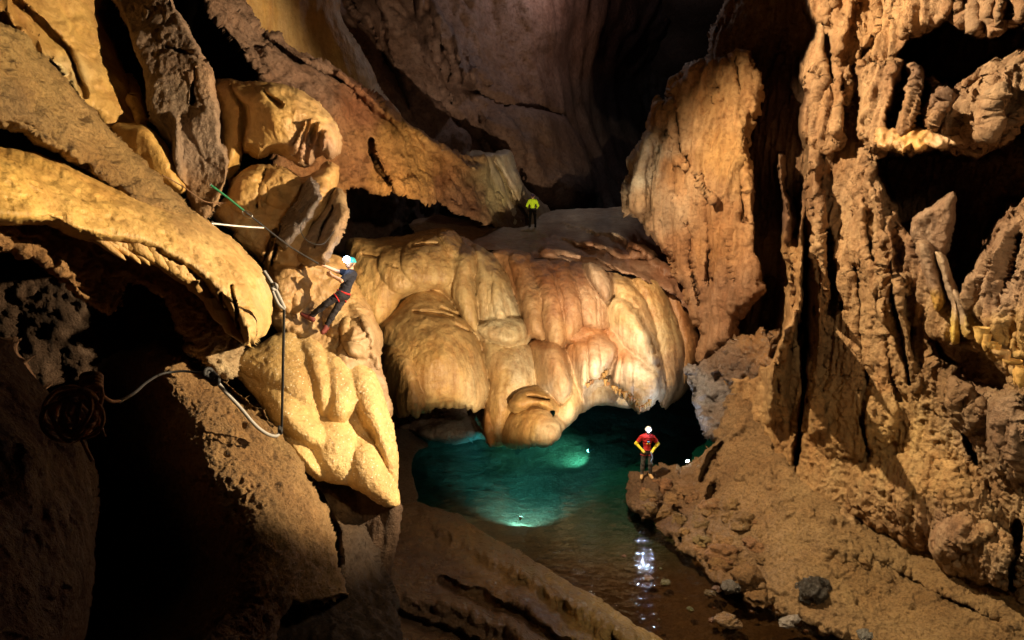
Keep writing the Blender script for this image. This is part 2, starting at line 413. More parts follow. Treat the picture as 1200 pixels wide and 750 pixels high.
# ------------------------------------------------------------------ materials
def node(nt, typ, **kw):
    n = nt.nodes.new(typ)
    for k, v in kw.items():
        if k.startswith('i_'):
            key = k[2:]; key = int(key) if key.isdigit() else key
            n.inputs[key].default_value = v
        else: setattr(n, k, v)
    return n
def rock(name, var=0.5, fine=9.0, streak=0.0, bump=0.4, bscale=14.0, rough=0.62, spec=0.35, speck=0.3, sparkle=0.0, dark=(0.35, 0.25, 0.18), stretch=0.12, sss=0.0, bdist=0.085):
    m = bpy.data.materials.new(name); m.use_nodes = True; nt = m.node_tree; L = nt.links.new
    b = nt.nodes['Principled BSDF']
    at_ = node(nt, 'ShaderNodeAttribute', attribute_name='Tint'); geo = node(nt, 'ShaderNodeNewGeometry')
    pos = geo.outputs['Position']
    def noise(sc, det=5, rg=0.6, vec=None):
        n = node(nt, 'ShaderNodeTexNoise', i_Scale=sc, i_Detail=det, i_Roughness=rg); L(vec or pos, n.inputs['Vector']); return n.outputs['Fac']
    def rng(v, a, b_, c, d_):
        n = node(nt, 'ShaderNodeMapRange'); n.inputs[1].default_value = a; n.inputs[2].default_value = b_; n.inputs[3].default_value = c; n.inputs[4].default_value = d_; L(v, n.inputs[0]); return n.outputs[0]
    def mixc(fac, a, bb, mode='MIX'):
        n = node(nt, 'ShaderNodeMix', data_type='RGBA', blend_type=mode)
        for s, v in ((n.inputs[0], fac), (n.inputs[6], a), (n.inputs[7], bb)):
            if isinstance(v, (int, float)): s.default_value = v
            elif isinstance(v, tuple): s.default_value = (*v, 1)
            else: L(v, s)
        return n.outputs[2]
    c = at_.outputs['Color']
    c = mixc(rng(noise(var, 4), 0.42, 0.68, 0, 0.8), c, mixc(1.0, c, (0.62, 0.52, 0.42), 'MULTIPLY'))
    c = mixc(rng(noise(var * 3.7, 5), 0.48, 0.72, 0, 0.7), c, mixc(1.0, c, (1.35, 1.3, 1.25), 'MULTIPLY'))
    c = mixc(rng(noise(fine, 7, 0.75), 0.48, 0.66, 0, min(1, speck * 1.5)), c, mixc(1.0, c, dark, 'MULTIPLY'))
    if streak:
        mp = node(nt, 'ShaderNodeMapping'); mp.inputs['Scale'].default_value = (1, 1, stretch); L(pos, mp.inputs['Vector'])
        c = mixc(rng(noise(2.6, 5, 0.6, mp.outputs[0]), 0.42, 0.62, 0, streak), c, mixc(1.0, c, (0.55, 0.36, 0.24), 'MULTIPLY'))
        c = mixc(rng(noise(6.0, 4, 0.6, mp.outputs[0]), 0.5, 0.7, 0, streak * 0.7), c, mixc(1.0, c, (1.3, 1.25, 1.15), 'MULTIPLY'))
    rr = rng(noise(fine * 0.5, 4), 0.3, 0.7, rough - 0.14, rough + 0.12)
    if sparkle:
        vo = node(nt, 'ShaderNodeTexVoronoi', i_Scale=17.0); L(pos, vo.inputs['Vector'])
        sp_ = node(nt, 'ShaderNodeMath', operation='LESS_THAN'); L(vo.outputs['Distance'], sp_.inputs[0]); sp_.inputs[1].default_value = 0.26
        rd = node(nt, 'ShaderNodeSeparateColor'); L(vo.outputs['Color'], rd.inputs[0])
        gt = node(nt, 'ShaderNodeMath', operation='GREATER_THAN'); L(rd.outputs[0], gt.inputs[0]); gt.inputs[1].default_value = 0.72
        ml = node(nt, 'ShaderNodeMath', operation='MULTIPLY'); L(sp_.outputs[0], ml.inputs[0]); L(gt.outputs[0], ml.inputs[1])
        ms = node(nt, 'ShaderNodeMath', operation='MULTIPLY'); L(ml.outputs[0], ms.inputs[0]); ms.inputs[1].default_value = sparkle
        c = mixc(ms.outputs[0], c, (0.85, 0.8, 0.65))  # glints painted as pale dots in the base colour
    L(c, b.inputs['Base Color']); L(rr, b.inputs['Roughness'])
    b.inputs['Specular IOR Level'].default_value = spec
    if sss:
        b.inputs['Subsurface Weight'].default_value = sss; b.inputs['Subsurface Radius'].default_value = (0.25, 0.12, 0.05); b.inputs['Subsurface Scale'].default_value = 0.3
    b0 = None
    if streak >= .3:
        mp2 = node(nt, 'ShaderNodeMapping'); mp2.inputs['Scale'].default_value = (1, 1, 0.05); L(pos, mp2.inputs['Vector'])
        b0 = node(nt, 'ShaderNodeBump', i_Strength=min(1, 1.6 * streak * (bump + .25)), i_Distance=0.12); L(noise(5.0, 7, 0.62, mp2.outputs[0]), b0.inputs['Height'])
    b1 = node(nt, 'ShaderNodeBump', i_Strength=min(1, bump * 1.3), i_Distance=bdist * 1.6); L(noise(bscale * 0.45, 6, 0.62), b1.inputs['Height'])
    if b0: L(b0.outputs[0], b1.inputs['Normal'])
    bp = node(nt, 'ShaderNodeBump', i_Strength=min(1, bump * 1.2), i_Distance=bdist); L(b1.outputs[0], bp.inputs['Normal'])
    L(noise(bscale * 1.7, 5, 0.7), bp.inputs['Height']); L(bp.outputs[0], b.inputs['Normal'])
    return m
def plain(name, col, rough=0.6, metal=0.0, bump=0.0, bscale=200, emit=None, estr=0.0, var=0.25, vscale=30):
    m = bpy.data.materials.new(name); m.use_nodes = True; nt = m.node_tree; L = nt.links.new; b = nt.nodes['Principled BSDF']
    geo = node(nt, 'ShaderNodeTexCoord'); n = node(nt, 'ShaderNodeTexNoise', i_Scale=vscale, i_Detail=4.0); L(geo.outputs['Object'], n.inputs['Vector'])
    mx = node(nt, 'ShaderNodeMix', data_type='RGBA'); L(n.outputs['Fac'], mx.inputs[0])
    mx.inputs[6].default_value = (*[c * (1 - var) for c in col], 1); mx.inputs[7].default_value = (*[min(1, c * (1 + var)) for c in col], 1)
    L(mx.outputs[2], b.inputs['Base Color']); b.inputs['Roughness'].default_value = rough; b.inputs['Metallic'].default_value = metal
    if bump:
        bp = node(nt, 'ShaderNodeBump', i_Strength=bump, i_Distance=0.01); n2 = node(nt, 'ShaderNodeTexNoise', i_Scale=bscale); L(geo.outputs['Object'], n2.inputs['Vector'])
        L(n2.outputs['Fac'], bp.inputs['Height']); L(bp.outputs[0], b.inputs['Normal'])
    if emit: b.inputs['Emission Color'].default_value = (*emit, 1); b.inputs['Emission Strength'].default_value = estr
    return m
M_FLOW = rock('flowstone', var=0.35, fine=6, streak=0.35, bump=0.25, bscale=9, rough=0.5, spec=0.45, speck=0.25)
M_CALC = rock('smooth_calcite', var=0.4, fine=5, streak=0.5, bump=0.28, bscale=10, rough=0.42, spec=0.5, speck=0.3, stretch=0.07)
M_GLIT = rock('sparkling_flowstone', var=0.5, fine=8, streak=0.12, bump=0.4, bscale=16, rough=0.42, spec=0.5, speck=0.25, sparkle=0.75)
M_MUD = rock('muddy_rock', var=0.5, fine=7, streak=0.12, bump=0.7, bscale=10, rough=0.68, spec=0.25, speck=0.45)
M_LIME = rock('grey_limestone', var=0.6, fine=5, streak=0.2, bump=0.6, bscale=8, rough=0.6, spec=0.35, speck=0.5, dark=(0.3, 0.24, 0.22))
M_FLUTE = rock('fluted_rock', var=0.5, fine=6, streak=0.4, bump=0.6, bscale=11, rough=0.64, spec=0.28, speck=0.4, stretch=0.1)
M_GRIT = rock('gritty_mud', var=0.7, fine=14, streak=0, bump=0.9, bscale=18, rough=0.6, spec=0.4, speck=0.6, dark=(0.35, 0.28, 0.2))
M_WET = rock('wet_rock', var=0.5, fine=8, streak=0, bump=0.8, bscale=9, rough=0.34, spec=0.6, speck=0.5)

OC = (0.47, 0.29, 0.095); TAN = (0.50, 0.345, 0.155); BRN = (0.33, 0.185, 0.085); RED = (0.30, 0.135, 0.07); MAUVE = (0.25, 0.175, 0.14)
CREAM = (0.58, 0.48, 0.32); WHITE = (0.66, 0.60, 0.50); ORG = (0.45, 0.235, 0.08); GREY = (0.26, 0.23, 0.22); DKB = (0.16, 0.095, 0.055)

FLUTE = [('ridge', 0.28, 0.5, (1, 1, 0.18), 4), ('ridge', 0.17, 1.5, (1, 1, 0.12), 4), ('ridge', 0.06, 4.5, (1, 1, 0.14), 3), ('facet', 0.11, 1.2, (1, 1, 0.35), 4), ('fbm', 0.03, 9, (1, 1, 0.7), 2)]
ROUGH = [('fbm', 0.20, 0.55, (1, 1, 1), 4), ('facet', 0.08, 1.2, (1, 1, 1), 4), ('warp', 0.05, 2.4, (1, 1, 1), 4), ('fbm', 0.02, 9, (1, 1, 1), 2)]
MUDDY = [('fbm', 0.15, 0.5, (1, 1, 1), 4), ('warp', 0.06, 2.0, (1, 1, 1), 4), ('fbm', 0.03, 7, (1, 1, 1), 3)]
SMOOTHN = [('fbm', 0.10, 0.45, (1, 1, 0.6), 3), ('fbm', 0.022, 2.4, (1, 1, 1), 3), ('ridge', 0.012, 4.0, (1, 1, 0.15), 3)]
SCALLOP = [('fbm', 0.10, 0.45, (1, 1, 0.6), 3), ('warp', 0.025, 2.6, (1, 1, 1.6), 3)]

# ------------------------------------------------------------------ the great dark shell of the cave
def shell():
    n, m = 150, 90
    th = np.linspace(0, 2 * np.pi, n + 1); ph = np.linspace(-0.42 * np.pi, 0.5 * np.pi, m + 1)
    T, H = np.meshgrid(th, ph)
    P = np.stack([70 * np.cos(H) * np.cos(T) + 0, 62 * np.cos(H) * np.sin(T) + 18, 34 * np.sin(H) + 12], -1)
    P = detail(P, np.stack([np.cos(H) * np.cos(T), np.cos(H) * np.sin(T), np.sin(H)], -1), [('fbm', 6, 0.05, (1, 1, 1), 4), ('ridge', 1.5, 0.16, (1, 1, 0.4), 4)])
    I = np.arange((m + 1) * (n + 1)).reshape(m + 1, n + 1)
    q = np.stack([I[:-1, :-1], I[:-1, 1:], I[1:, 1:], I[1:, :-1]], -1).reshape(-1, 4)
    me = np_mesh('cave_ceiling', P.reshape(-1, 3), q, np.tile(np.array((0.10, 0.075, 0.07)), (P.size // 3, 1)))
    o = link_mesh('cave_ceiling', me, M_LIME); tag(o, kind='structure')
shell()

# far hall beyond the ledge
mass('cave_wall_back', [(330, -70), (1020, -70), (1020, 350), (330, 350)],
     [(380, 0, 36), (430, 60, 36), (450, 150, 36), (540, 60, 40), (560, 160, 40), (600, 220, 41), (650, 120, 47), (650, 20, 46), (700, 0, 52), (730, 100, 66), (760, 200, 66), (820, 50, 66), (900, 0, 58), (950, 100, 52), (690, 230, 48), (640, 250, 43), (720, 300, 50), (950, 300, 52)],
     M_LIME, [(430, 60, (0.25, 0.155, 0.125)), (520, 80, (0.25, 0.165, 0.15)), (600, 60, (0.2, 0.115, 0.09)), (640, 180, (0.15, 0.09, 0.07)), (740, 120, (0.05, 0.045, 0.05)), (690, 40, (0.17, 0.085, 0.065)), (830, 60, (0.07, 0.065, 0.085)), (700, 240, (0.1, 0.08, 0.08))],  # black and bluish tints on the right paint the dim light there
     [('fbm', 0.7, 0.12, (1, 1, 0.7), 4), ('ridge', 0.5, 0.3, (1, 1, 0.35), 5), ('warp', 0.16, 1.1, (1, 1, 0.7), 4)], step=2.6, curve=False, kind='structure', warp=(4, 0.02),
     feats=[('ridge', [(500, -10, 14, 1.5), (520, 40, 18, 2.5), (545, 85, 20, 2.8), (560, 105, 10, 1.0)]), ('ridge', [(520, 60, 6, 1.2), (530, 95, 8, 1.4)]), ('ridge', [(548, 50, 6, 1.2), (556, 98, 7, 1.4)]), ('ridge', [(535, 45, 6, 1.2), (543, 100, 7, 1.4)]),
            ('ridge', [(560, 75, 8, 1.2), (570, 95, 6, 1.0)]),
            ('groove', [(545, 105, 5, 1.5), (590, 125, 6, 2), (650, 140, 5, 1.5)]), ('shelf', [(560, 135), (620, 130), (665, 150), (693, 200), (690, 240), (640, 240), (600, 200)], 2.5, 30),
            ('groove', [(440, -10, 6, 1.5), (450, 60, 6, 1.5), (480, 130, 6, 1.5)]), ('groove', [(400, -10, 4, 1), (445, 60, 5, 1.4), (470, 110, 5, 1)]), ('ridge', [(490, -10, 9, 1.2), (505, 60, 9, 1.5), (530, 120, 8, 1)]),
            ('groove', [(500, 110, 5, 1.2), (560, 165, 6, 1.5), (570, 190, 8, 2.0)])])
# pale bluish drape high in the far hall
mass('cave_drape', [(900, -30), (940, -30), (930, 0), (922, 20), (905, 35), (885, 48), (888, 20), (893, 0)], [(905, 10, 40)], M_LIME, (0.55, 0.55, 0.55), ROUGH, 2, 1.5, (10, 10, 10), kind='structure')

# yellow slope and long brown band along the upper left
mass('cave_wall_yellow_slope', [(270, -40), (395, -40), (402, 10), (415, 40), (432, 70), (450, 110), (470, 140), (440, 140), (390, 110), (340, 80), (290, 40)], [(300, 0, 24), (400, 20, 27), (440, 110, 28), (330, 60, 25)],
     M_FLOW, [(340, 10, (0.46, 0.31, 0.13)), (420, 80, (0.5, 0.37, 0.16)), (300, 10, OC)], [('fbm', 0.25, 0.3, (1, 1, 0.5), 3), ('ridge', 0.05, 1.2, (1, 1, 0.3), 4)], 2.2, 1.0, (20, 20, 20), kind='structure')
mass('cave_wall_brown_band', [(236, -40), (285, -40), (288, 4), (306, 34), (330, 42), (352, 58), (378, 72), (400, 84), (425, 102), (452, 116), (472, 138), (502, 160), (540, 180), (575, 190), (604, 225), (640, 255), (625, 275), (596, 272), (570, 264), (540, 252), (515, 243), (490, 236), (470, 228), (440, 224), (408, 222), (395, 250), (340, 250), (310, 130), (300, 82), (262, 35), (240, 0)],
     [(250, 0, 19.5), (300, 60, 20), (340, 100, 20.5), (420, 120, 23.5), (400, 200, 21.5), (480, 160, 25.5), (480, 220, 24.5), (560, 240, 31), (610, 255, 37), (560, 200, 32)],
     M_MUD, [(300, 50, (0.27, 0.175, 0.125)), (370, 95, (0.26, 0.165, 0.12)), (420, 120, RED), (420, 190, (0.31, 0.15, 0.065)), (470, 160, (0.52, 0.30, 0.10)), (495, 200, (0.5, 0.28, 0.09)), (455, 215, (0.45, 0.23, 0.07)), (520, 210, (0.27, 0.13, 0.06)), (550, 240, (0.23, 0.12, 0.07)), (580, 225, (0.5, 0.42, 0.24)), (600, 262, DKB)],
     [('fbm', 0.2, 0.5), ('facet', 0.17, 0.9, (1, 1, .8), 4), ('ridge', 0.10, 0.9, (1, 1, 0.35), 4), ('warp', .08, 2.2, (1, 1, .7), 4), ('fbm', .035, 7, (1, 1, 1), 2)], 1.6, 0.4, (8, 10, 5), drip=(5, 0.06), kind='structure', back=3,
     feats=[('ridge', [(395, 85, 6, .5), (445, 125, 7, .9), (500, 165, 8, 1.1), (560, 200, 8, .9)]), ('groove', [(434, 165, 3.5, .9), (446, 205, 4, 1.1), (462, 225, 4, 1)]), ('groove', [(310, 40, 3, .6), (350, 75, 4, .9), (400, 96, 3, .7)])])
mass('pale_rib', [(536, 183), (560, 178), (595, 176), (604, 195), (620, 222), (645, 248), (640, 268), (605, 268), (578, 252), (560, 220)], [(560, 200, 33), (600, 200, 36), (630, 255, 38)],
     M_FLOW, [(575, 230, (0.6, 0.55, 0.3)), (600, 200, (0.55, 0.5, 0.42)), (560, 195, (0.4, 0.33, 0.22)), (625, 245, (0.4, 0.34, 0.28))], [('fbm', 0.2, 0.4, (1, 1, 1), 3), ('ridge', 0.16, 0.8, (1, 1, 0.6), 4)], 1.6, 1.6, (14, 16, 8), kind='structure',
     feats=[('groove', [(578, 190, 3, .8), (600, 225, 4, .9), (618, 262, 4, .9)])])
# top of the flowstone: the ledge the far caver stands on
mass('ledge', [(480, 258), (520, 255), (575, 262), (612, 266), (640, 250), (665, 246), (705, 245), (735, 240), (765, 250), (800, 300), (822, 350), (815, 372), (790, 350), (750, 325), (700, 312), (650, 305), (600, 300), (560, 292), (500, 280)],
     [(620, 266, 35), (660, 250, 39), (735, 242, 40), (760, 270, 33.5), (800, 330, 28.5), (815, 365, 27.3), (720, 310, 28.4), (700, 280, 31.5), (640, 290, 29.5), (560, 275, 31.5), (560, 290, 29), (500, 270, 30), (500, 262, 31.5)],
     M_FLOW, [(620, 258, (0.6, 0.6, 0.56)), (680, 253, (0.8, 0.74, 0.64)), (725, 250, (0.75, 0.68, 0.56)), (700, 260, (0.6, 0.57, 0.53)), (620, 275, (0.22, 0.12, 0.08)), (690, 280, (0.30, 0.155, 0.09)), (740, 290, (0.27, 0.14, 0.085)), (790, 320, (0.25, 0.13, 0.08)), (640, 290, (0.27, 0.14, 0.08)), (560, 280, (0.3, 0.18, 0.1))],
     [('fbm', 0.22, 0.4, (1, 1, 1), 3), ('warp', 0.08, 0.9, (1, 1, 1.5), 4)], 1.8, 0.3, (8, 10, 14), kind='structure',
     feats=[('ridge', [(630, 270, 5, .4), (690, 283, 9, 1.0), (750, 300, 8, .6)]), ('ridge', [(640, 292, 7, .6), (700, 300, 7, .8), (760, 330, 7, .7)]), ('ridge', [(660, 262, 4, .5), (730, 275, 8, 1.2), (790, 320, 8, .7)]), ('lobe', 690, 282, 22, 9, 15, .9), ('lobe', 745, 285, 26, 12, 35, .9)])

# ------------------------------------------------------------------ the great flowstone: a body of lobes
fs = empty('flowstone', P3(620, 500, 26)); tag(fs, 'huge tan and cream flowstone of bulging lobes overhanging the green pool', 'flowstone')
LOBES = []
def lobe(poly, d, col, bulge=1.1, ew=(26, 22, 12), noises=None, mat=None, drip=None, feats=(), seed=0):
    c = np.array(poly, float); y0, y1 = c[:, 1].min(), c[:, 1].max(); xm = c[:, 0].mean()
    dd = d if isinstance(d, list) else [(xm - 20, y0, d + .55), (xm + 20, y0, d + .55), (xm, y1, d - .2)]
    feats = [('fold',) + tuple(f[1:]) if f[0] == 'ridge' else f for f in feats]
    LOBES.append(dict(poly=poly, depth=dd, col=col, bulge=bulge * 1.25, ew=(ew[0] * 1.5, ew[1] * 1.35, ew[2]), feats=feats, drip=drip))
lobe([(412, 292), (440, 284), (490, 278), (535, 276), (580, 298), (640, 306), (700, 314), (760, 332), (800, 360), (815, 400), (800, 450), (780, 468), (740, 450), (690, 440), (660, 470), (600, 490), (575, 480), (480, 470), (430, 420)],
     [(440, 300, 26.4), (600, 310, 27.3), (800, 400, 27.0), (600, 480, 25.8), (460, 450, 25.2), (700, 440, 26.0)], [(480, 300, TAN), (650, 320, RED), (780, 380, BRN), (560, 450, TAN)], 1.0, (20, 30, 20))
lobe([(406, 284), (440, 279), (490, 272), (522, 268), (537, 275), (546, 290), (556, 305), (557, 318), (553, 330), (547, 352), (530, 356), (520, 344), (505, 340), (480, 348), (466, 356), (440, 378), (418, 372), (408, 340)],
     [(420, 290, 25.8), (540, 290, 26.2), (480, 350, 24.8), (430, 370, 24.6)], [(440, 300, (0.5, 0.335, 0.14)), (520, 290, TAN), (500, 330, TAN)], 1.5, (22, 26, 8), SCALLOP, M_FLOW,
     feats=[('lobe', 505, 305, 36, 34, 40, .35), ('groove', [(488, 287, 2, .25), (512, 287, 2, .3)]), ('lobe', 470, 315, 25, 30, -30, .3), ('ridge', [(520, 275, 8, .3), (540, 300, 8, .4)]), ('groove', [(425, 298, 2, .3), (443, 301, 2, .3)]), ('groove', [(452, 309, 2, .25), (466, 313, 2, .2)])], seed=1)
lobe([(408, 310), (428, 309), (447, 321), (460, 338), (468, 354), (457, 372), (444, 384), (430, 376), (414, 362), (404, 340)], 24.9, (0.49, 0.31, 0.115), 1.0, (16, 18, 8), seed=2)
lobe([(530, 302), (544, 296), (555, 302), (558, 316), (554, 327), (556, 345), (560, 370), (559, 388), (546, 380), (536, 362), (527, 346), (529, 322)], 25.0, (0.54, 0.40, 0.2), 0.7, (14, 14, 8), seed=3)
lobe([(556, 294), (570, 302), (585, 314), (597, 334), (606, 356), (612, 380), (617, 396), (600, 402), (575, 396), (558, 390), (553, 350), (553, 322)], 25.5, [(575, 340, (0.54, 0.42, 0.23)), (600, 370, (0.6, 0.53, 0.36))], 0.9, (22, 18, 8), seed=4,
     feats=[('ridge', [(563, 310, 5, .12), (566, 390, 6, .2)]), ('ridge', [(580, 320, 5, .12), (588, 390, 6, .2)])])
lobe([(557, 380), (570, 372), (595, 371), (609, 375), (616, 392), (608, 401), (594, 403), (580, 400), (565, 392)], 24.7, (0.6, 0.52, 0.34), 0.6, (9, 10, 9), seed=5)
lobe([(576, 296), (592, 292), (618, 297), (626, 304), (645, 302), (670, 306), (700, 311), (712, 334), (717, 365), (715, 384), (705, 388), (690, 386), (680, 392), (670, 402), (655, 410), (640, 406), (625, 394), (615, 398), (607, 362), (597, 332), (583, 307)],
     [(600, 300, 26.9), (640, 310, 26.8), (700, 320, 26.8), (620, 390, 25.2), (660, 400, 25.0), (705, 380, 25.4)], [(600, 310, (0.42, 0.24, 0.12)), (620, 360, (0.5, 0.33, 0.18)), (650, 330, (0.36, 0.175, 0.085)), (665, 360, (0.4, 0.22, 0.12)), (650, 395, (0.52, 0.36, 0.21)), (700, 360, (0.42, 0.28, 0.18)), (690, 320, (0.3, 0.155, 0.085))],
     1.0, (22, 16, 8), [('fbm', 0.06, 0.6, (1, 1, 0.5), 3), ('ridge', 0.03, 2.4, (1, 1, 0.25), 3)], M_CALC, drip=(3, 0.12), seed=6,
     feats=[('ridge', [(608, 305, 11, .3), (622, 350, 12, .5), (627, 400, 11, .4)]), ('ridge', [(632, 305, 12, .3), (646, 350, 13, .5), (652, 410, 12, .4)]), ('ridge', [(655, 308, 11, .3), (668, 350, 12, .45), (674, 400, 10, .35)]), ('ridge', [(677, 312, 10, .25), (690, 350, 11, .4), (695, 392, 10, .3)]), ('ridge', [(698, 318, 9, .25), (708, 350, 9, .4), (710, 392, 9, .3)])])
lobe([(688, 308), (704, 311), (714, 326), (717, 340), (711, 351), (701, 341), (691, 324)], 25.5, (0.4, 0.3, 0.22), 0.5, (9, 9, 8), seed=7)
lobe([(770, 324), (795, 338), (812, 364), (821, 400), (819, 430), (806, 456), (790, 472), (780, 480), (786, 440), (788, 400), (780, 360)], [(780, 340, 27.2), (815, 400, 26.8), (785, 470, 25.6)], [(800, 370, (0.36, 0.18, 0.08)), (800, 430, (0.42, 0.25, 0.12))], 1.0, (16, 18, 8), seed=8)
lobe([(743, 328), (765, 329), (781, 345), (793, 375), (800, 400), (800, 432), (790, 462), (775, 478), (768, 445), (763, 400), (756, 365)], [(760, 340, 26.4), (790, 400, 25.8), (775, 470, 24.6)], [(765, 345, (0.45, 0.29, 0.13)), (780, 390, (0.54, 0.42, 0.24)), (790, 430, (0.47, 0.32, 0.19))], 0.9, (16, 15, 6), seed=9)
lobe([(714, 330), (728, 326), (741, 334), (754, 350), (764, 372), (773, 402), (779, 432), (772, 456), (760, 440), (745, 400), (725, 370)], [(730, 340, 26.0), (760, 390, 25.2), (772, 450, 24.4)], [(735, 345, (0.5, 0.36, 0.19)), (760, 395, (0.47, 0.33, 0.2))], 0.8, (14, 13, 6), seed=10)
lobe([(711, 358), (720, 350), (733, 353), (746, 368), (756, 386), (764, 406), (771, 430), (773, 452), (762, 466), (750, 444), (735, 418), (720, 398), (711, 380)], [(722, 365, 25.2), (768, 450, 23.9)], [(725, 365, (0.48, 0.36, 0.2)), (745, 400, (0.6, 0.54, 0.42)), (765, 440, WHITE)], 0.8, (13, 13, 6), [('fbm', 0.08, 0.9, (1, 1, 1), 3), ('cell', 0.05, 3.5)], seed=11)  # white lower end is cool lamplight painted in
lobe([(664, 398), (672, 386), (686, 377), (706, 386), (716, 402), (700, 408), (680, 404)], 25.0, (0.34, 0.16, 0.07), 0.5, (9, 9, 6), seed=12)
lobe([(703, 388), (712, 383), (722, 384), (736, 394), (750, 414), (754, 430), (736, 418), (718, 412)], 25.0, (0.36, 0.17, 0.075), 0.5, (9, 9, 6), seed=13)
lobe([(672, 482), (684, 452), (700, 440), (730, 448), (748, 468), (742, 478), (700, 474), (684, 482)], 25.2, (0.56, 0.47, 0.33), 0.5, (8, 8, 6), [('fbm', 0.1, 0.8), ('cell', 0.12, 1.6)], seed=14)
lobe([(657, 402), (668, 390), (680, 388), (705, 392), (718, 402), (721, 413), (714, 430), (706, 444), (696, 449), (686, 464), (683, 476), (675, 452), (668, 432), (660, 416)], [(690, 395, 24.8), (680, 460, 23.8)], [(690, 396, (0.4, 0.2, 0.09)), (670, 410, (0.46, 0.25, 0.12)), (700, 415, (0.48, 0.34, 0.24)), (695, 440, WHITE), (682, 455, (0.6, 0.52, 0.4))], 1.1, (18, 18, 6), [('fbm', 0.06, 0.6, (1, 1, .6), 3), ('ridge', 0.035, 2.2, (1, 1, 0.2), 3)], drip=(6, 0.16), seed=15,  # white underside paints the cool lamplight into the tint
     feats=[('ridge', [(680, 395, 7, .15), (683, 450, 6, .25)]), ('ridge', [(695, 395, 7, .15), (697, 440, 6, .25)])])
lobe([(712, 428), (722, 410), (735, 408), (755, 424), (768, 440), (773, 456), (766, 475), (758, 483), (748, 485), (738, 472), (728, 462), (716, 456), (706, 450)], [(725, 415, 24.6), (760, 470, 23.6)], [(728, 416, (0.42, 0.22, 0.11)), (725, 440, (0.58, 0.5, 0.42)), (750, 445, WHITE), (762, 470, (0.58, 0.48, 0.36)), (748, 480, (0.4, 0.24, 0.12))], 1.0, (18, 18, 6), [('fbm', 0.06, 0.6, (1, 1, .6), 3), ('ridge', 0.04, 2.2, (1, 1, 0.2), 3)], drip=(8, 0.16), seed=16,  # white tints here carry cool lamplight in the colour
     feats=[('ridge', [(722, 420, 6, .15), (720, 455, 5, .25)]), ('ridge', [(736, 418, 6, .15), (738, 470, 5, .25)])])
lobe([(560, 388), (580, 396), (595, 403), (612, 401), (623, 406), (626, 420), (629, 440), (627, 456), (617, 466), (602, 486), (592, 522), (580, 524), (571, 516), (567, 490), (569, 465), (571, 440), (564, 415)], [(600, 405, 25.0), (570, 440, 24.6), (580, 515, 24.2), (620, 440, 24.6)], [(590, 410, (0.5, 0.38, 0.2)), (610, 430, (0.56, 0.48, 0.33)), (585, 450, TAN), (580, 500, (0.5, 0.33, 0.13))], 1.0, (16, 20, 6), SCALLOP, drip=(5, 0.15), seed=17)
lobe([(652, 474), (664, 455), (672, 438), (680, 452), (682, 475), (673, 490), (662, 502), (654, 506), (649, 492)], 24.0, [(670, 460, (0.52, 0.38, 0.2)), (665, 495, (0.56, 0.46, 0.3))], 0.8, (14, 12, 8), seed=18)
lobe([(616, 404), (630, 398), (650, 402), (662, 418), (669, 438), (670, 456), (663, 471), (655, 474), (643, 468), (630, 458), (623, 442), (622, 420)], [(640, 405, 24.4), (650, 465, 23.8)], [(635, 405, (0.38, 0.2, 0.09)), (628, 430, (0.42, 0.27, 0.13)), (645, 420, (0.5, 0.34, 0.2)), (650, 450, (0.56, 0.43, 0.27)), (640, 455, (0.6, 0.55, 0.46))], 1.2, (20, 19, 10), seed=19)
lobe([(586, 508), (592, 492), (603, 480), (615, 476), (640, 478), (650, 490), (658, 503), (656, 516), (642, 527), (628, 523), (612, 525), (596, 527), (587, 518)], [(620, 485, 23.6), (620, 520, 23.2)], [(615, 500, (0.5, 0.32, 0.12)), (650, 510, (0.54, 0.44, 0.28))], 0.9, (18, 18, 5), SCALLOP, M_FLOW, drip=(6, 0.2), seed=20)
lobe([(600, 474), (606, 462), (614, 457), (630, 457), (642, 462), (650, 472), (648, 480), (630, 474), (612, 478)], 23.5, (0.5, 0.33, 0.13), 0.5, (6, 8, 5), SCALLOP, M_FLOW, seed=21, feats=[('groove', [(618, 466, 2.5, .5), (644, 467, 3, .6)])])
lobe([(441, 382), (460, 365), (474, 350), (485, 340), (500, 336), (518, 342), (535, 361), (550, 384), (563, 405), (570, 430), (573, 455), (568, 476), (560, 486), (545, 481), (530, 479), (515, 481), (498, 486), (484, 491), (478, 472), (466, 458), (455, 440), (449, 415), (445, 398)],
     [(500, 345, 24.6), (450, 400, 23.6), (520, 420, 23.0), (520, 475, 22.9), (565, 430, 23.6)], [(500, 350, (0.5, 0.34, 0.15)), (500, 420, (0.5, 0.325, 0.125)), (540, 400, TAN), (562, 460, (0.58, 0.47, 0.28)), (520, 470, (0.52, 0.35, 0.15))], 1.6, (40, 34, 6), [('fbm', 0.10, 0.45, (1, 1, 0.6), 3), ('warp', 0.035, 2.2, (1, 1, 1.6), 4)], M_FLOW, drip=(6, 0.14), seed=22,
     feats=[('groove', [(485, 364, 2, .25), (505, 365, 2.5, .45), (530, 372, 2, .3)]), ('groove', [(518, 360, 1.8, .3), (540, 370, 2, .35)]), ('groove', [(533, 381, 1.8, .2), (549, 388, 2, .3)])])
lobe([(446, 428), (451, 413), (460, 408), (474, 415), (485, 430), (490, 455), (491, 476), (480, 488), (470, 491), (460, 483), (453, 466), (448, 445)], [(465, 415, 23.0), (470, 485, 22.3)], [(465, 418, (0.46, 0.28, 0.1)), (470, 460, (0.5, 0.33, 0.13)), (485, 440, (0.54, 0.38, 0.18))], 0.9, (16, 16, 5), [('fbm', 0.06, 0.6, (1, 1, .5), 3), ('ridge', 0.03, 2.4, (1, 1, 0.2), 3)], M_FLOW, drip=(4, 0.16), seed=23)
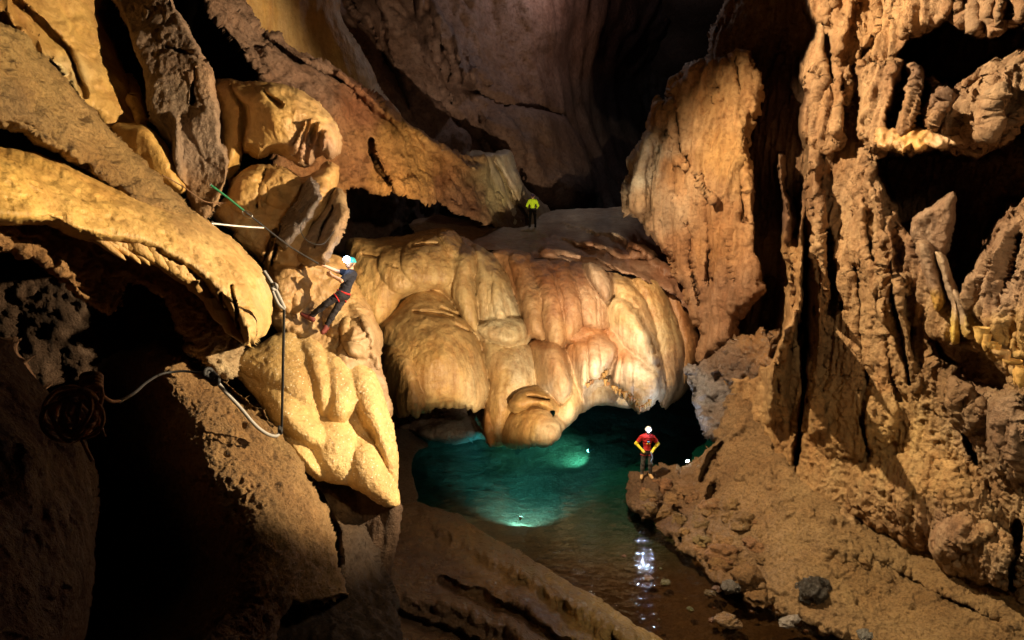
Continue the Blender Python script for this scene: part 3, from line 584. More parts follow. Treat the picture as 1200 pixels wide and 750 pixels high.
lobe([(566, 490), (571, 478), (576, 490), (578, 518), (574, 524), (568, 516)], 24.4, ORG, 0.3, (5, 5, 4), seed=24)
merged(LOBES, fs, M_CALC, [('fbm', 0.10, 0.45, (1, 1, 0.6), 3), ('ridge', 0.035, 1.3, (1, 1, 0.12), 3), ('ridge', 0.016, 4.0, (1, 1, 0.12), 3), ('warp', 0.014, 3.0, (1, 1, 1.4), 4)], 1.25, k=.045, back=1.8)
# hanging fringe: little stalactite teeth under the lobes
def tooth(name, px, py, d, ln, r, mat, col, parent, lean=0.0, seg=7, lean_y=0.0):
    rr = random.Random(int(px * 31 + py * 17)); V = []; C = []; rings = 6
    p0 = at(px, py, d)
    for k in range(rings):
        t = k / (rings - 1); rad = r * (1 - t) ** 0.5 * (1 + 0.15 * rr.uniform(-1, 1)) + 0.004
        cx, cy, cz = p0[0] + lean * t * ln + rr.uniform(-.1, .1) * r, p0[1] + lean_y * t * ln, p0[2] - t * ln + (0.35 * ln if k == 0 else 0)
        for j in range(seg):
            a = 2 * math.pi * j / seg; V.append((cx + rad * math.cos(a), cy + rad * math.sin(a), cz))
    Q = [[k * seg + j, k * seg + (j + 1) % seg, (k + 1) * seg + (j + 1) % seg, (k + 1) * seg + j] for k in range(rings - 1) for j in range(seg)]
    return link_mesh(name, np_mesh(name, V, Q, np.tile(np.array(col), (len(V), 1))), mat, parent)
RND = random.Random(3)
for (xa, ya, xb, yb, d, n) in ((688, 452, 712, 436, 24.0, 9), (708, 447, 748, 473, 23.9, 16), (750, 480, 764, 471, 23.5, 5)):
    for k in range(n):
        t = (k + RND.uniform(.1, .9)) / n
        tooth('drip', xa + (xb - xa) * t, ya + (yb - ya) * t - RND.uniform(0, 2), d + RND.uniform(-.1, .35), RND.uniform(.06, .30) ** 1.2, RND.uniform(.04, .11), M_FLOW, RND.choice([TAN, (0.46, 0.3, 0.12), BRN]), fs)
# recess below the flowstone, with white lamplight painted into its colour at the water line
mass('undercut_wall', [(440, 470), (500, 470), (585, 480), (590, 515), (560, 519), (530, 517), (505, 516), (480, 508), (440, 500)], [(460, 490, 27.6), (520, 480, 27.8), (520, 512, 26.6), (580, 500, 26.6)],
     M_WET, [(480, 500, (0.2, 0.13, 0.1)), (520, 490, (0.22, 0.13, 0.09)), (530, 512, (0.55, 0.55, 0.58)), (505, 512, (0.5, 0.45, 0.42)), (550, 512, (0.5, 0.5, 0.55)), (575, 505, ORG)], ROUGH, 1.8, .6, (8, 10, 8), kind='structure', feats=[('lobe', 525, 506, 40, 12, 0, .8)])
mass('far_cave_wall', [(600, 440), (840, 420), (860, 500), (840, 548), (800, 532), (700, 532), (600, 528)], [(640, 500, 31), (760, 480, 31.5), (840, 500, 29), (700, 525, 29)], M_WET, (0.035, 0.03, 0.03), ROUGH, 4, 1, kind='structure')  # near-black colour stands in for the unlit void under the overhang

# ------------------------------------------------------------------ right-hand side
fin = mass('rock_fin', [(730, 246), (737, 215), (742, 180), (750, 164), (760, 150), (767, 114), (775, 124), (785, 116), (790, 100), (800, 87), (820, 75), (845, 68), (862, 71), (868, 60), (876, 72), (886, 92), (886, 122), (880, 136), (882, 190), (888, 230), (885, 300), (890, 342), (880, 352), (862, 372), (855, 400), (838, 415), (824, 428), (818, 380), (806, 340), (785, 300), (755, 262)],
     [(735, 240, 27.5), (750, 180, 27), (800, 120, 25.6), (870, 100, 24), (880, 220, 23), (885, 330, 22.4), (810, 260, 25), (830, 390, 24.4), (790, 300, 26)],
     M_FLUTE, [(745, 210, (0.52, 0.48, 0.40)), (757, 180, (0.55, 0.52, 0.46)), (760, 240, (0.40, 0.29, 0.19)), (770, 130, (0.42, 0.26, 0.12)), (790, 200, (0.4, 0.22, 0.095)), (840, 110, (0.42, 0.24, 0.1)), (850, 180, (0.45, 0.26, 0.10)), (840, 280, (0.38, 0.2, 0.085)), (800, 300, (0.34, 0.18, 0.09)), (850, 350, (0.30, 0.17, 0.1))],
     FLUTE, 1.5, 1.0, (10, 12, 12), wy=.4, warp=(5, 0.05), kind='structure', curve=False, back=4,
     feats=[('groove', [(792, 110, 2.5, .5), (800, 180, 3.5, 1.0), (815, 215, 4, .9)]), ('groove', [(840, 100, 4, .8), (838, 125, 3, .5)]), ('groove', [(866, 75, 5, 1.2), (868, 110, 4, 1.0)]), ('groove', [(805, 262, 2.5, .7), (812, 320, 3, .9), (818, 360, 3, .7)]),
            ('ridge', [(757, 160, 14, .8), (748, 240, 16, .8)]), ('hole', [(768, 150), (785, 140), (790, 165), (775, 178)], .7, 6), ('groove', [(790, 180, 3, .5), (792, 230, 4, .7)]), ('ridge', [(800, 190, 4, .4), (835, 235, 5, .5)]),
            ('groove', [(828, 230, 2, .4), (832, 330, 3, .6)]), ('groove', [(855, 235, 2, .4), (858, 330, 3, .6)]), ('groove', [(870, 150, 2, .4), (872, 260, 3, .5)])])
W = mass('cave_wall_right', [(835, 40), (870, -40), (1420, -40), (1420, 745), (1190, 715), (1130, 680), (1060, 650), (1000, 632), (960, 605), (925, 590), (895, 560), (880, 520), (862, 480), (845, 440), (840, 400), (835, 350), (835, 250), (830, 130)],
     [(835, 60, 23), (835, 300, 22.5), (890, 450, 21.0), (920, 540, 19.4), (900, 100, 20.5), (900, 300, 20), (957, 60, 19.4), (952, 140, 19.0), (965, 240, 18.6), (968, 350, 18.2), (960, 460, 18.4), (960, 590, 18.0), (1060, 60, 16.6), (1060, 200, 16.2), (1060, 350, 15.8), (1060, 500, 16.0), (1060, 640, 16.5), (1190, 60, 13.4), (1190, 200, 13.2), (1190, 350, 12.8), (1190, 500, 13.2), (1190, 700, 13.6)],
     M_FLUTE, [(905, 100, (0.16, 0.09, 0.06)), (905, 250, (0.16, 0.09, 0.06)), (920, 300, (0.42, 0.25, 0.11)), (960, 60, (0.42, 0.27, 0.15)), (1020, 30, (0.46, 0.29, 0.15)), (1000, 140, (0.42, 0.27, 0.145)), (1060, 130, (0.40, 0.26, 0.15)), (1160, 120, (0.40, 0.27, 0.165)), (1100, 90, (0.22, 0.14, 0.1)), (1120, 260, (0.22, 0.13, 0.09)), (980, 300, (0.4, 0.26, 0.14)), (1000, 400, (0.38, 0.24, 0.12)), (960, 500, (0.42, 0.27, 0.12)), (1050, 520, (0.52, 0.36, 0.16)), (1100, 560, (0.52, 0.36, 0.17)), (1060, 620, (0.42, 0.28, 0.15)), (1180, 340, (0.36, 0.25, 0.17)), (1180, 405, (0.55, 0.38, 0.15)), (1140, 440, (0.24, 0.15, 0.085)), (1170, 500, (0.34, 0.25, 0.18)), (1170, 620, (0.45, 0.32, 0.18)), (1110, 620, (0.36, 0.24, 0.15)), (1180, 690, (0.42, 0.33, 0.22))],  # darker tints in the recess and hollows put their shade into the colour
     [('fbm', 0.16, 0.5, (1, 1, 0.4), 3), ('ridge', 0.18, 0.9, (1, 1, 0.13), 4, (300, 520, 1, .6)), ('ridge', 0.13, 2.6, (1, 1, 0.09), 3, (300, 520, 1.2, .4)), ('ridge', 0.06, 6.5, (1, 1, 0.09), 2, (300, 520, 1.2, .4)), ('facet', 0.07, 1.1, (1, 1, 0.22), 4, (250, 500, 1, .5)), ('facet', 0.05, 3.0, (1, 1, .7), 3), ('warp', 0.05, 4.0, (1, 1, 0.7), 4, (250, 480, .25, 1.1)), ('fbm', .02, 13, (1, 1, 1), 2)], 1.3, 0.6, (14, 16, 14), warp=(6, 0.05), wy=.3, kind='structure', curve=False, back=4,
     feats=[
        # the dark recess between fin and wall
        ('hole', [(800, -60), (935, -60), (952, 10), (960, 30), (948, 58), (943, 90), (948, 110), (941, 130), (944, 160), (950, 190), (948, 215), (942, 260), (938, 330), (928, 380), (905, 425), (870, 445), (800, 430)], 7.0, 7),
        # slender pillar in the recess and the dark clefts beside it
        ('ridge', [(914, 180, 5, 6.0), (918, 225, 7, 7.0), (928, 270, 13, 7.0), (930, 320, 13, 6.5), (922, 380, 14, 5), (912, 430, 16, 2.4), (902, 490, 18, 1.0)]),
        ('ridge', [(936, 218, 4, 4.5), (941, 260, 7, 4.0), (948, 300, 8, 1)]),
        ('groove', [(948, 200, 6, 1.8), (944, 300, 8, 2.6), (941, 380, 9, 2.4), (943, 450, 8, 2.0), (934, 540, 5, 1.2)]),
        ('groove', [(903, 330, 8, 1.0), (893, 400, 9, 1.5), (884, 440, 9, 1.5)]),
        # main column folds
        ('ridge', [(953, 190, 8, 0.70), (958, 250, 10, 0.98), (962, 330, 11, 0.91), (955, 420, 12, 0.70), (955, 500, 12, 0.42)]),
        ('groove', [(972, 270, 5, 0.84), (978, 330, 6, 1.05), (974, 365, 5, 0.84)]), ('groove', [(987, 340, 4, 0.56), (985, 360, 6, 0.63)]),
        ('groove', [(966, 30, 4, 0.84), (972, 95, 5, 0.98), (960, 120, 4, 0.70)]), ('groove', [(1035, -5, 4, 0.98), (1032, 30, 4, 0.84), (1012, 70, 4, 0.70)]), ('ridge', [(1000, 0, 22, 0.56), (985, 60, 16, 0.63)]), ('ridge', [(1020, 45, 8, 0.42), (1010, 80, 8, 0.42)]),
        ('shelf', [(1012, 82), (1030, 72), (1048, 74), (1054, 82), (1048, 110), (1040, 145), (1030, 172), (1008, 172), (1000, 150), (1004, 115)], 1.1, 7), ('shelf', [(1080, 68), (1088, 62), (1087, 95), (1078, 130), (1068, 158), (1050, 158), (1056, 125), (1068, 90)], 1.7, 6), ('shelf', [(1100, 102), (1112, 98), (1108, 130), (1098, 150), (1085, 150), (1090, 120)], 1.2, 5), ('shelf', [(950, 95), (965, 92), (985, 100), (990, 140), (980, 175), (958, 170), (948, 140)], .5, 8),
        ('groove', [(1062, 70, 7, 1.26), (1055, 110, 8, 1.40), (1044, 150, 6, 1.05)]), ('groove', [(1092, 85, 6, 1.12), (1086, 120, 6, 1.12), (1074, 150, 4, 0.70)]),
        ('ridge', [(985, 95, 8, 0.56), (980, 150, 10, 0.56)]), ('groove', [(1000, 80, 5, 0.70), (995, 140, 4, 0.56)]),
        ('shelf', [(1085, 140), (1110, 120), (1150, 100), (1210, 75), (1210, 120), (1185, 150), (1165, 166), (1140, 172), (1110, 168), (1075, 168), (1065, 158)], .8, 18),
        ('ridge', [(1170, 80, 10, 0.42), (1150, 160, 10, 0.56)]), ('groove', [(1132, 140, 3, 0.42), (1126, 165, 4, 0.56)]),
        # the two great hollows
        ('hole', [(1046, 64), (1062, 48), (1086, 38), (1107, 17), (1125, 28), (1150, 44), (1175, 38), (1215, 18), (1215, 62), (1165, 78), (1130, 96), (1108, 112), (1094, 92), (1080, 78), (1062, 76)], 4.5, 6),
        ('hole', [(1026, 184), (1040, 172), (1070, 178), (1100, 171), (1130, 182), (1150, 178), (1178, 162), (1215, 118), (1215, 225), (1188, 245), (1162, 274), (1146, 304), (1136, 334), (1126, 348), (1116, 330), (1100, 330), (1082, 310), (1064, 280), (1040, 230), (1030, 205)], 4.2, 8),
        ('shelf', [(1042, -20), (1105, -20), (1112, 10), (1096, 28), (1075, 38), (1060, 42), (1050, 20)], .9, 12), ('ridge', [(1120, -10, 9, .8), (1128, 30, 8, .9)]), ('ridge', [(1140, -10, 9, .9), (1146, 40, 8, .9)]), ('ridge', [(1160, -10, 9, .9), (1162, 42, 8, .9)]), ('ridge', [(1176, -10, 9, .9), (1172, 38, 7, .9)]), ('ridge', [(1198, 10, 9, .9), (1190, 60, 7, .9)]),
        # ribs below
        ('ridge', [(1010, 190, 14, 0.56), (1028, 240, 12, 0.70), (1044, 300, 10, 0.77), (1058, 350, 8, 0.70), (1066, 410, 6, 0.56), (1076, 452, 5, 0.35)]),
        ('groove', [(1040, 310, 4, 0.63), (1050, 360, 6, 1.12), (1056, 405, 7, 1.12), (1068, 448, 4, 0.70)]),
        ('ridge', [(1000, 220, 10, 0.35), (1015, 300, 12, 0.49), (1030, 380, 12, 0.42)]), ('groove', [(1012, 250, 4, 0.42), (1024, 310, 4, 0.49)]), ('groove', [(1000, 300, 3, 0.35), (1010, 380, 4, 0.42), (1015, 450, 4, 0.42)]), ('groove', [(1035, 400, 3, 0.35), (1045, 440, 4, 0.49), (1058, 470, 4, 0.35)]), ('groove', [(1010, 420, 3, 0.28), (1012, 500, 3, 0.42), (1016, 540, 3, 0.28)]),
        ('groove', [(945, 470, 3, 0.35), (930, 520, 4, 0.56), (934, 560, 4, 0.49)]), ('lobe', 1000, 490, 60, 50, 10, .5), ('lobe', 1080, 590, 90, 55, 20, .7), ('lobe', 1150, 650, 60, 40, 20, .8), ('lobe', 985, 612, 24, 14, 20, .6),
        ('shelf', [(1130, 350), (1145, 305), (1165, 278), (1190, 248), (1420, 225), (1420, 470), (1205, 445), (1190, 425), (1172, 402), (1150, 380)], 1.2, 10),
        ('groove', [(1165, 300, 4, .5), (1150, 350, 5, .7)]), ('groove', [(1190, 280, 4, .5), (1175, 360, 5, .7)]),
        ('hole', [(1082, 385), (1105, 392), (1125, 410), (1155, 405), (1190, 440), (1185, 470), (1150, 465), (1110, 440), (1085, 420)], 1.2, 14),
        ('lobe', 1185, 510, 26, 50, -10, .9), ('lobe', 1125, 470, 20, 40, -25, .6), ('hole', [(1128, 506), (1136, 510), (1146, 534), (1154, 556), (1142, 545), (1130, 525)], 1.2, 4), ('groove', [(1192, 610, 4, .9), (1192, 650, 4, .9), (1182, 690, 4, .8)])])
mass('rock_shoulder', [(806, 432), (830, 414), (862, 396), (908, 384), (908, 430), (884, 462), (862, 492), (848, 520), (828, 514), (814, 482), (806, 458)], [(812, 450, 23.6), (850, 420, 22.6), (890, 420, 21.6), (845, 510, 21.9)], M_WET, [(815, 460, (0.22, 0.21, 0.23)), (850, 430, (0.16, 0.10, 0.07)), (890, 400, (0.3, 0.17, 0.08)), (850, 490, (0.14, 0.10, 0.08))],  # bluish left edge is torchlight painted into the colour
     [('fbm', .15, .7), ('facet', .22, 1.0, (1, 1, .8), 4), ('warp', .05, 3, (1, 1, 1), 4)], 1.5, .8, (10, 12, 8), warp=(5, .05), kind='structure', curve=False)
# hanging curtain and stalactites inside the lower hollow
hc = empty('stalactite_curtain', P3(1105, 300, 14.6)); tag(hc, 'fluted brown curtain with stubby yellow tipped stalactites inside the hollow wall', 'stalactite')
mass('curtain', [(1066, 270), (1074, 252), (1095, 240), (1118, 225), (1118, 256), (1110, 295), (1098, 302), (1080, 292), (1070, 285)], [(1075, 270, 14.6), (1110, 250, 13.9)], M_FLUTE, (0.34, 0.24, 0.17), [('ridge', 0.07, 1.8, (1, 1, 0.2), 4), ('warp', 0.03, 3, (1, 1, .6), 3)], 1.4, .6, (6, 8, 8), warp=(2, .06), parent=hc, back=2.4)
mass('stalactite', [(1074, 285), (1092, 286), (1100, 300), (1104, 325), (1108, 345), (1104, 360), (1096, 363), (1090, 340), (1082, 315)], [(1090, 320, 14.1)], M_FLUTE, [(1090, 310, (0.34, 0.24, 0.17)), (1100, 362, (0.55, 0.36, 0.1))], [('ridge', 0.05, 2, (1, 1, 0.2), 3), ('warp', 0.02, 4, (1, 1, 1), 3)], 1.3, .4, (8, 8, 8), warp=(1.5, .06), parent=hc)
mass('stalactite', [(1096, 296), (1108, 300), (1118, 330), (1126, 352), (1126, 385), (1124, 402), (1116, 402), (1112, 385), (1114, 355), (1104, 325)], [(1115, 350, 13.7)], M_GLIT, [(1115, 340, (0.4, 0.3, 0.22)), (1120, 400, (0.62, 0.44, 0.1))], [('fbm', 0.05, 2, (1, 1, 0.5), 3), ('warp', 0.02, 4)], 1.3, .4, (8, 7, 6), warp=(1.5, .06), parent=hc)
mass('stalactite', [(1116, 340), (1128, 345), (1145, 366), (1153, 378), (1150, 390), (1141, 397), (1130, 392), (1124, 370)], [(1135, 370, 13.3)], M_GLIT, [(1130, 360, (0.4, 0.3, 0.22)), (1142, 392, (0.6, 0.42, 0.14))], [('fbm', 0.05, 2, (1, 1, 0.5), 3), ('warp', 0.02, 4)], 1.3, .4, (8, 7, 6), warp=(1.5, .06), parent=hc)
# teeth along the lip of the wall curtain, their lit rim painted as orange tint
lip = empty('stalactite_fringe', P3(1075, 165, 14.5)); tag(lip, 'ragged fringe of short orange stalactites along the lip above the dark hollow', 'stalactites')
RND = random.Random(5)
mass('fringe', [(1028, 150), (1050, 152), (1075, 148), (1100, 150), (1122, 142), (1140, 150), (1132, 168), (1122, 172), (1112, 168), (1100, 176), (1090, 170), (1078, 178), (1068, 172), (1058, 182), (1048, 172), (1036, 176), (1028, 168)], [(1030, 160, 15.0), (1080, 160, 14.3), (1135, 155, 13.7)], M_FLOW, [(1040, 160, (0.42, 0.26, 0.12)), (1075, 170, (0.5, 0.30, 0.10)), (1120, 160, (0.42, 0.29, 0.18))],
     [('ridge', 0.10, 2.4, (1, 1, 0.15), 3), ('ridge', 0.04, 6, (1, 1, 0.2), 3)], 1.2, .4, (8, 8, 4), warp=(2, .08), drip=(9, .12), parent=lip, back=1.0)
for k in range(9):
    t = k / 8; tooth('tooth', 1150 + 48 * t, 388 + 50 * t + RND.uniform(-3, 3), 12.0 - .6 * t, RND.uniform(.08, .3), RND.uniform(.05, .16), M_FLOW, RND.choice([(0.66, 0.46, 0.16), (0.6, 0.42, 0.2)]), lip)

# banks, bed and water
bank_cp = [(757, 559, 21.9), (738, 585, 21.4), (775, 626, 19.1), (830, 676, 16.9), (862, 692, 16.2), (905, 709, 15.6), (960, 738, 14.7), (1002, 756, 14.1), (800, 560, 21.6), (860, 520, 20.8), (900, 560, 19.0), (950, 610, 17.2), (1000, 650, 16.0), (1060, 660, 15.9), (1100, 690, 14.6), (1200, 735, 13.2), (1200, 790, 12.6), (1100, 790, 12.9), (850, 470, 21.8), (930, 660, 16.2)]
mass('riverbank_right', [(731, 572), (742, 552), (765, 546), (795, 545), (825, 535), (838, 515), (850, 465), (880, 450), (910, 520), (945, 565), (1000, 605), (1060, 630), (1130, 655), (1420, 715), (1420, 800), (1060, 800), (1000, 756), (958, 738), (905, 710), (862, 694), (832, 680), (808, 655), (775, 628), (748, 606), (735, 590)],
     bank_cp, M_GRIT, [(760, 575, (0.15, 0.085, 0.045)), (800, 570, (0.22, 0.125, 0.06)), (840, 560, (0.30, 0.18, 0.085)), (820, 630, (0.24, 0.145, 0.07)), (870, 650, (0.30, 0.19, 0.095)), (930, 600, (0.40, 0.26, 0.12)), (1000, 680, (0.38, 0.25, 0.11)), (1100, 720, (0.36, 0.23, 0.10)), (960, 720, (0.33, 0.21, 0.10)), (880, 560, (0.36, 0.22, 0.10)), (780, 610, (0.17, 0.095, 0.045))],
     [('fbm', 0.14, 0.6, (1, 1, 1), 4), ('facet', 0.09, 1.6, (1, 1, 1), 4), ('warp', 0.035, 4.0, (1, 1, 1), 4), ('fbm', 0.025, 12, (1, 1, 1), 2)], 1.4, .5, (10, 12, 8), warp=(5, .05), kind='structure', curve=False,
     feats=[('lobe', 757, 585, 20, 30, 10, .7), ('groove', [(790, 590, 5, .6), (800, 610, 6, .8), (795, 640, 4, .5)]), ('groove', [(835, 570, 5, .6), (828, 610, 6, .9), (832, 650, 5, .6)]), ('groove', [(845, 520, 4, .6), (822, 560, 5, .7)]), ('lobe', 870, 680, 30, 12, 15, .3),
            ('ridge', [(900, 560, 20, .2), (960, 625, 24, .25), (1050, 665, 20, .2)]), ('groove', [(1010, 650, 4, .25), (1090, 690, 5, .3), (1200, 745, 5, .3)])])
mass('riverbank_left', [(438, 600), (470, 586), (500, 588), (540, 605), (580, 630), (620, 653), (660, 675), (700, 703), (740, 729), (778, 756), (800, 810), (400, 810), (420, 700)],
     [(470, 588, 20.6), (540, 606, 19.8), (620, 655, 17.3), (700, 705, 15.4), (775, 756, 13.8), (450, 650, 15.6), (520, 660, 15.6), (480, 720, 12.6), (590, 690, 14.4), (640, 745, 12.6), (550, 760, 11.8), (720, 780, 12.6)],
     M_WET, [(490, 600, (0.24, 0.16, 0.09)), (560, 640, (0.30, 0.20, 0.09)), (480, 640, (0.15, 0.085, 0.055)), (520, 680, (0.14, 0.08, 0.05)), (650, 680, (0.42, 0.29, 0.12)), (700, 720, (0.46, 0.33, 0.13)), (750, 748, (0.45, 0.32, 0.13)), (620, 720, (0.16, 0.09, 0.055)), (500, 730, (0.14, 0.085, 0.055)), (580, 745, (0.15, 0.09, 0.055)), (600, 665, (0.34, 0.22, 0.10))],  # yellow crest is painted lamplight, dark left part painted shade
     [('fbm', 0.13, 0.6, (1, 1, 1), 4), ('warp', 0.045, 2.4, (1, 1, 1), 4), ('fbm', 0.018, 10, (1, 1, 1), 3)], 1.6, .5, (10, 10, 10), warp=(3, .04), kind='structure',
     feats=[('ridge', [(500, 606, 12, .3), (600, 662, 16, .6), (690, 712, 20, .7), (760, 765, 22, .7)]), ('groove', [(520, 680, 8, .4), (600, 715, 10, .7), (690, 775, 10, .6)]), ('ridge', [(455, 695, 12, .4), (540, 712, 14, .6), (610, 740, 16, .6), (660, 790, 16, .6)]), ('groove', [(465, 720, 6, .4), (540, 742, 8, .6), (590, 790, 8, .5)])])
mass('riverbank_far', [(430, 492), (475, 503), (502, 520), (486, 532), (483, 560), (488, 586), (450, 610), (430, 560)], [(470, 505, 26.8), (495, 520, 26.3), (484, 560, 22.8), (486, 588, 20.9), (440, 560, 22)], M_GRIT, (0.20, 0.15, 0.12), [('fbm', 0.06, 0.8), ('fbm', 0.01, 9)], 2, .1, (4, 4, 4), kind='structure')

def plane_grid(name, x0, x1, y0, y1, st, zf, mat, col):
    X, Y = np.meshgrid(np.arange(x0, x1 + st, st), np.arange(y0, y1 + st, st)); P = np.stack([X, Y, zf(X, Y)], -1); n, m = X.shape
    I = np.arange(n * m).reshape(n, m); q = np.stack([I[:-1, :-1], I[:-1, 1:], I[1:, 1:], I[1:, :-1]], -1).reshape(-1, 4)
    o = link_mesh(name, np_mesh(name, P.reshape(-1, 3), q, np.tile(np.array(col), (n * m, 1))), mat); tag(o, kind='structure'); return o
def bedz(X, Y):
    q = np.stack([X, Y, X * 0], -1)
    pool = np.exp(-(((X - 0.6) / 5.0) ** 2 + ((Y - 23.5) / 5.0) ** 2))
    return -0.35 - 1.5 * pool + 0.14 * fbm(q * 0.5, 4) + 0.05 * fbm(q * 2.3, 3, 0.5, True)
plane_grid('river_bed', -16, 20, 8, 46, 0.12, bedz, M_GRIT, (0.12, 0.095, 0.068))
mw = bpy.data.materials.new('river_water'); mw.use_nodes = True; nt = mw.node_tree; L = nt.links.new
for n_ in list(nt.nodes): nt.nodes.remove(n_)
out = node(nt, 'ShaderNodeOutputMaterial'); mix = node(nt, 'ShaderNodeMixShader'); tr = node(nt, 'ShaderNodeBsdfTransparent'); gl = node(nt, 'ShaderNodeBsdfGlossy', i_Roughness=0.05)
geo = node(nt, 'ShaderNodeNewGeometry'); fr = node(nt, 'ShaderNodeFresnel', i_IOR=1.33)
sepp = node(nt, 'ShaderNodeSeparateXYZ'); L(geo.outputs['Position'], sepp.inputs[0])
# the pool is deep and green, the riffle downstream shallow and brown
dy = node(nt, 'ShaderNodeMapRange'); L(sepp.outputs['Y'], dy.inputs[0]); dy.inputs[1].default_value = 16.0; dy.inputs[2].default_value = 20.5
cm = node(nt, 'ShaderNodeMix', data_type='RGBA'); L(dy.outputs[0], cm.inputs[0]); cm.inputs[6].default_value = (0.55, 0.42, 0.28, 1); cm.inputs[7].default_value = (0.15, 0.66, 0.60, 1)
L(cm.outputs[2], tr.inputs[0])
mp = node(nt, 'ShaderNodeMapping'); mp.inputs['Scale'].default_value = (1, 1.6, 1); L(geo.outputs['Position'], mp.inputs[0])
n1 = node(nt, 'ShaderNodeTexNoise', i_Scale=2.2, i_Detail=4.0, i_Distortion=0.6); L(mp.outputs[0], n1.inputs['Vector'])
bp = node(nt, 'ShaderNodeBump', i_Strength=0.32, i_Distance=0.1); L(n1.outputs['Fac'], bp.inputs['Height'])
L(bp.outputs[0], gl.inputs['Normal']); L(bp.outputs[0], fr.inputs['Normal']); L(fr.outputs[0], mix.inputs[0]); L(tr.outputs[0], mix.inputs[1]); L(gl.outputs[0], mix.inputs[2]); L(mix.outputs[0], out.inputs[0])
plane_grid('river', -15, 19, 9, 45, 0.5, lambda X, Y: 0.0 * X, mw, (0, 0, 0))

# ------------------------------------------------------------------ left-hand side
mass('cave_wall_left_yellow', [(-240, -50), (132, -50), (126, 10), (136, 60), (165, 118), (182, 148), (165, 175), (130, 160), (90, 118), (40, 70), (-240, 10)], [(0, 0, 11), (120, 0, 13.5), (160, 120, 13), (60, 70, 11.6), (-40, 0, 10.5)],
     M_FLOW, [(20, 20, OC), (90, 40, (0.56, 0.37, 0.12)), (130, 100, (0.56, 0.37, 0.12)), (70, 90, (0.55, 0.44, 0.22)), (150, 130, (0.5, 0.31, 0.10)), (125, 10, (0.4, 0.23, 0.08))], [('fbm', 0.22, 0.4, (1, 1, .5), 4), ('warp', 0.03, 2.2, (1, 1, .8), 4)], 1.8, .6, (16, 20, 10), kind='structure',
     feats=[('ridge', [(0, 10, 16, .6), (50, 60, 14, .7), (95, 115, 10, .5)]), ('groove', [(118, 15, 4, .5), (135, 50, 5, .5), (150, 110, 5, .6)]), ('ridge', [(130, 30, 8, .3), (150, 90, 8, .4), (168, 140, 8, .4)]), ('groove', [(20, 0, 4, .3), (80, 60, 5, .4), (100, 110, 4, .3)])])
mass('cave_wall_left_step', [(126, 150), (142, 142), (165, 144), (185, 158), (202, 182), (216, 222), (190, 220), (160, 200), (138, 175)], [(170, 170, 11.9)], M_FLOW, (0.55, 0.35, 0.11), SMOOTHN, 1.8, .8, (10, 16, 10), kind='structure')
mass('cave_wall_left_slab', [(122, -50), (200, -50), (204, -5), (214, 20), (236, 56), (250, 84), (258, 130), (260, 165), (272, 186), (268, 214), (256, 240), (240, 262), (224, 248), (210, 212), (196, 172), (180, 142), (174, 100), (160, 60), (140, 20), (130, 0)], [(150, 0, 13.2), (200, 60, 12.6), (220, 130, 12.4), (250, 180, 12.4), (240, 240, 12.2), (200, -40, 13.5)],
     M_LIME, [(170, 20, (0.27, 0.195, 0.14)), (210, 60, (0.25, 0.175, 0.125)), (200, 120, (0.30, 0.23, 0.17)), (240, 100, (0.33, 0.22, 0.14)), (240, 170, (0.28, 0.205, 0.15)), (235, 240, (0.34, 0.22, 0.12))], [('fbm', 0.13, 0.6, (1, 1, .6), 4), ('facet', .035, 1.6, (1, 1, .6), 3), ('warp', .014, 5, (1, 1, .6), 3), ('fbm', .008, 16, (1, 1, 1), 2)], 1.5, .4, (6, 7, 5), kind='structure', curve=False,
     feats=[('groove', [(195, 55, 3, .2), (240, 70, 3, .4)]), ('groove', [(228, 80, 3, .3), (226, 120, 3, .4)]), ('ridge', [(205, 140, 8, .3), (210, 210, 8, .3)])])
# knob and lumps behind the climber
mass('cave_wall_left_knob', [(250, 102), (266, 95), (290, 98), (316, 96), (345, 104), (375, 120), (391, 140), (399, 160), (398, 178), (388, 187), (376, 181), (364, 192), (353, 198), (338, 188), (322, 182), (312, 186), (300, 187), (286, 179), (283, 192), (275, 208), (272, 224), (260, 220), (254, 190), (252, 150)], [(260, 150, 14.8), (320, 140, 14.2), (380, 150, 14.6), (265, 210, 14.6)],
     M_FLOW, [(270, 130, (0.5, 0.33, 0.12)), (320, 150, (0.53, 0.35, 0.12)), (370, 135, (0.5, 0.34, 0.15)), (365, 170, (0.36, 0.24, 0.17)), (270, 200, (0.52, 0.33, 0.1))], [('fbm', 0.12, 0.7, (1, 1, 1), 4), ('warp', 0.022, 3.4, (1, 1, 1), 4), ('fbm', .010, 13)], 1.4, 1.3, (22, 26, 14), kind='structure', drip=(6, .09), warp=(2, .05),
     feats=[('hole', [(345, 150), (366, 132), (380, 150), (386, 172), (376, 188), (372, 205), (352, 208), (338, 195), (334, 178)], .45, 20), ('ridge', [(366, 140, 3, .25), (350, 190, 4, .35)]), ('ridge', [(374, 145, 3, .25), (362, 190, 4, .3)]), ('ridge', [(358, 142, 3, .2), (342, 182, 4, .3)]), ('ridge', [(382, 155, 3, .2), (376, 182, 3, .25)]), ('groove', [(272, 105, 3, .2), (285, 125, 4, .4), (283, 175, 4, .4)]), ('groove', [(310, 108, 3, .3), (328, 122, 4, .4)])])
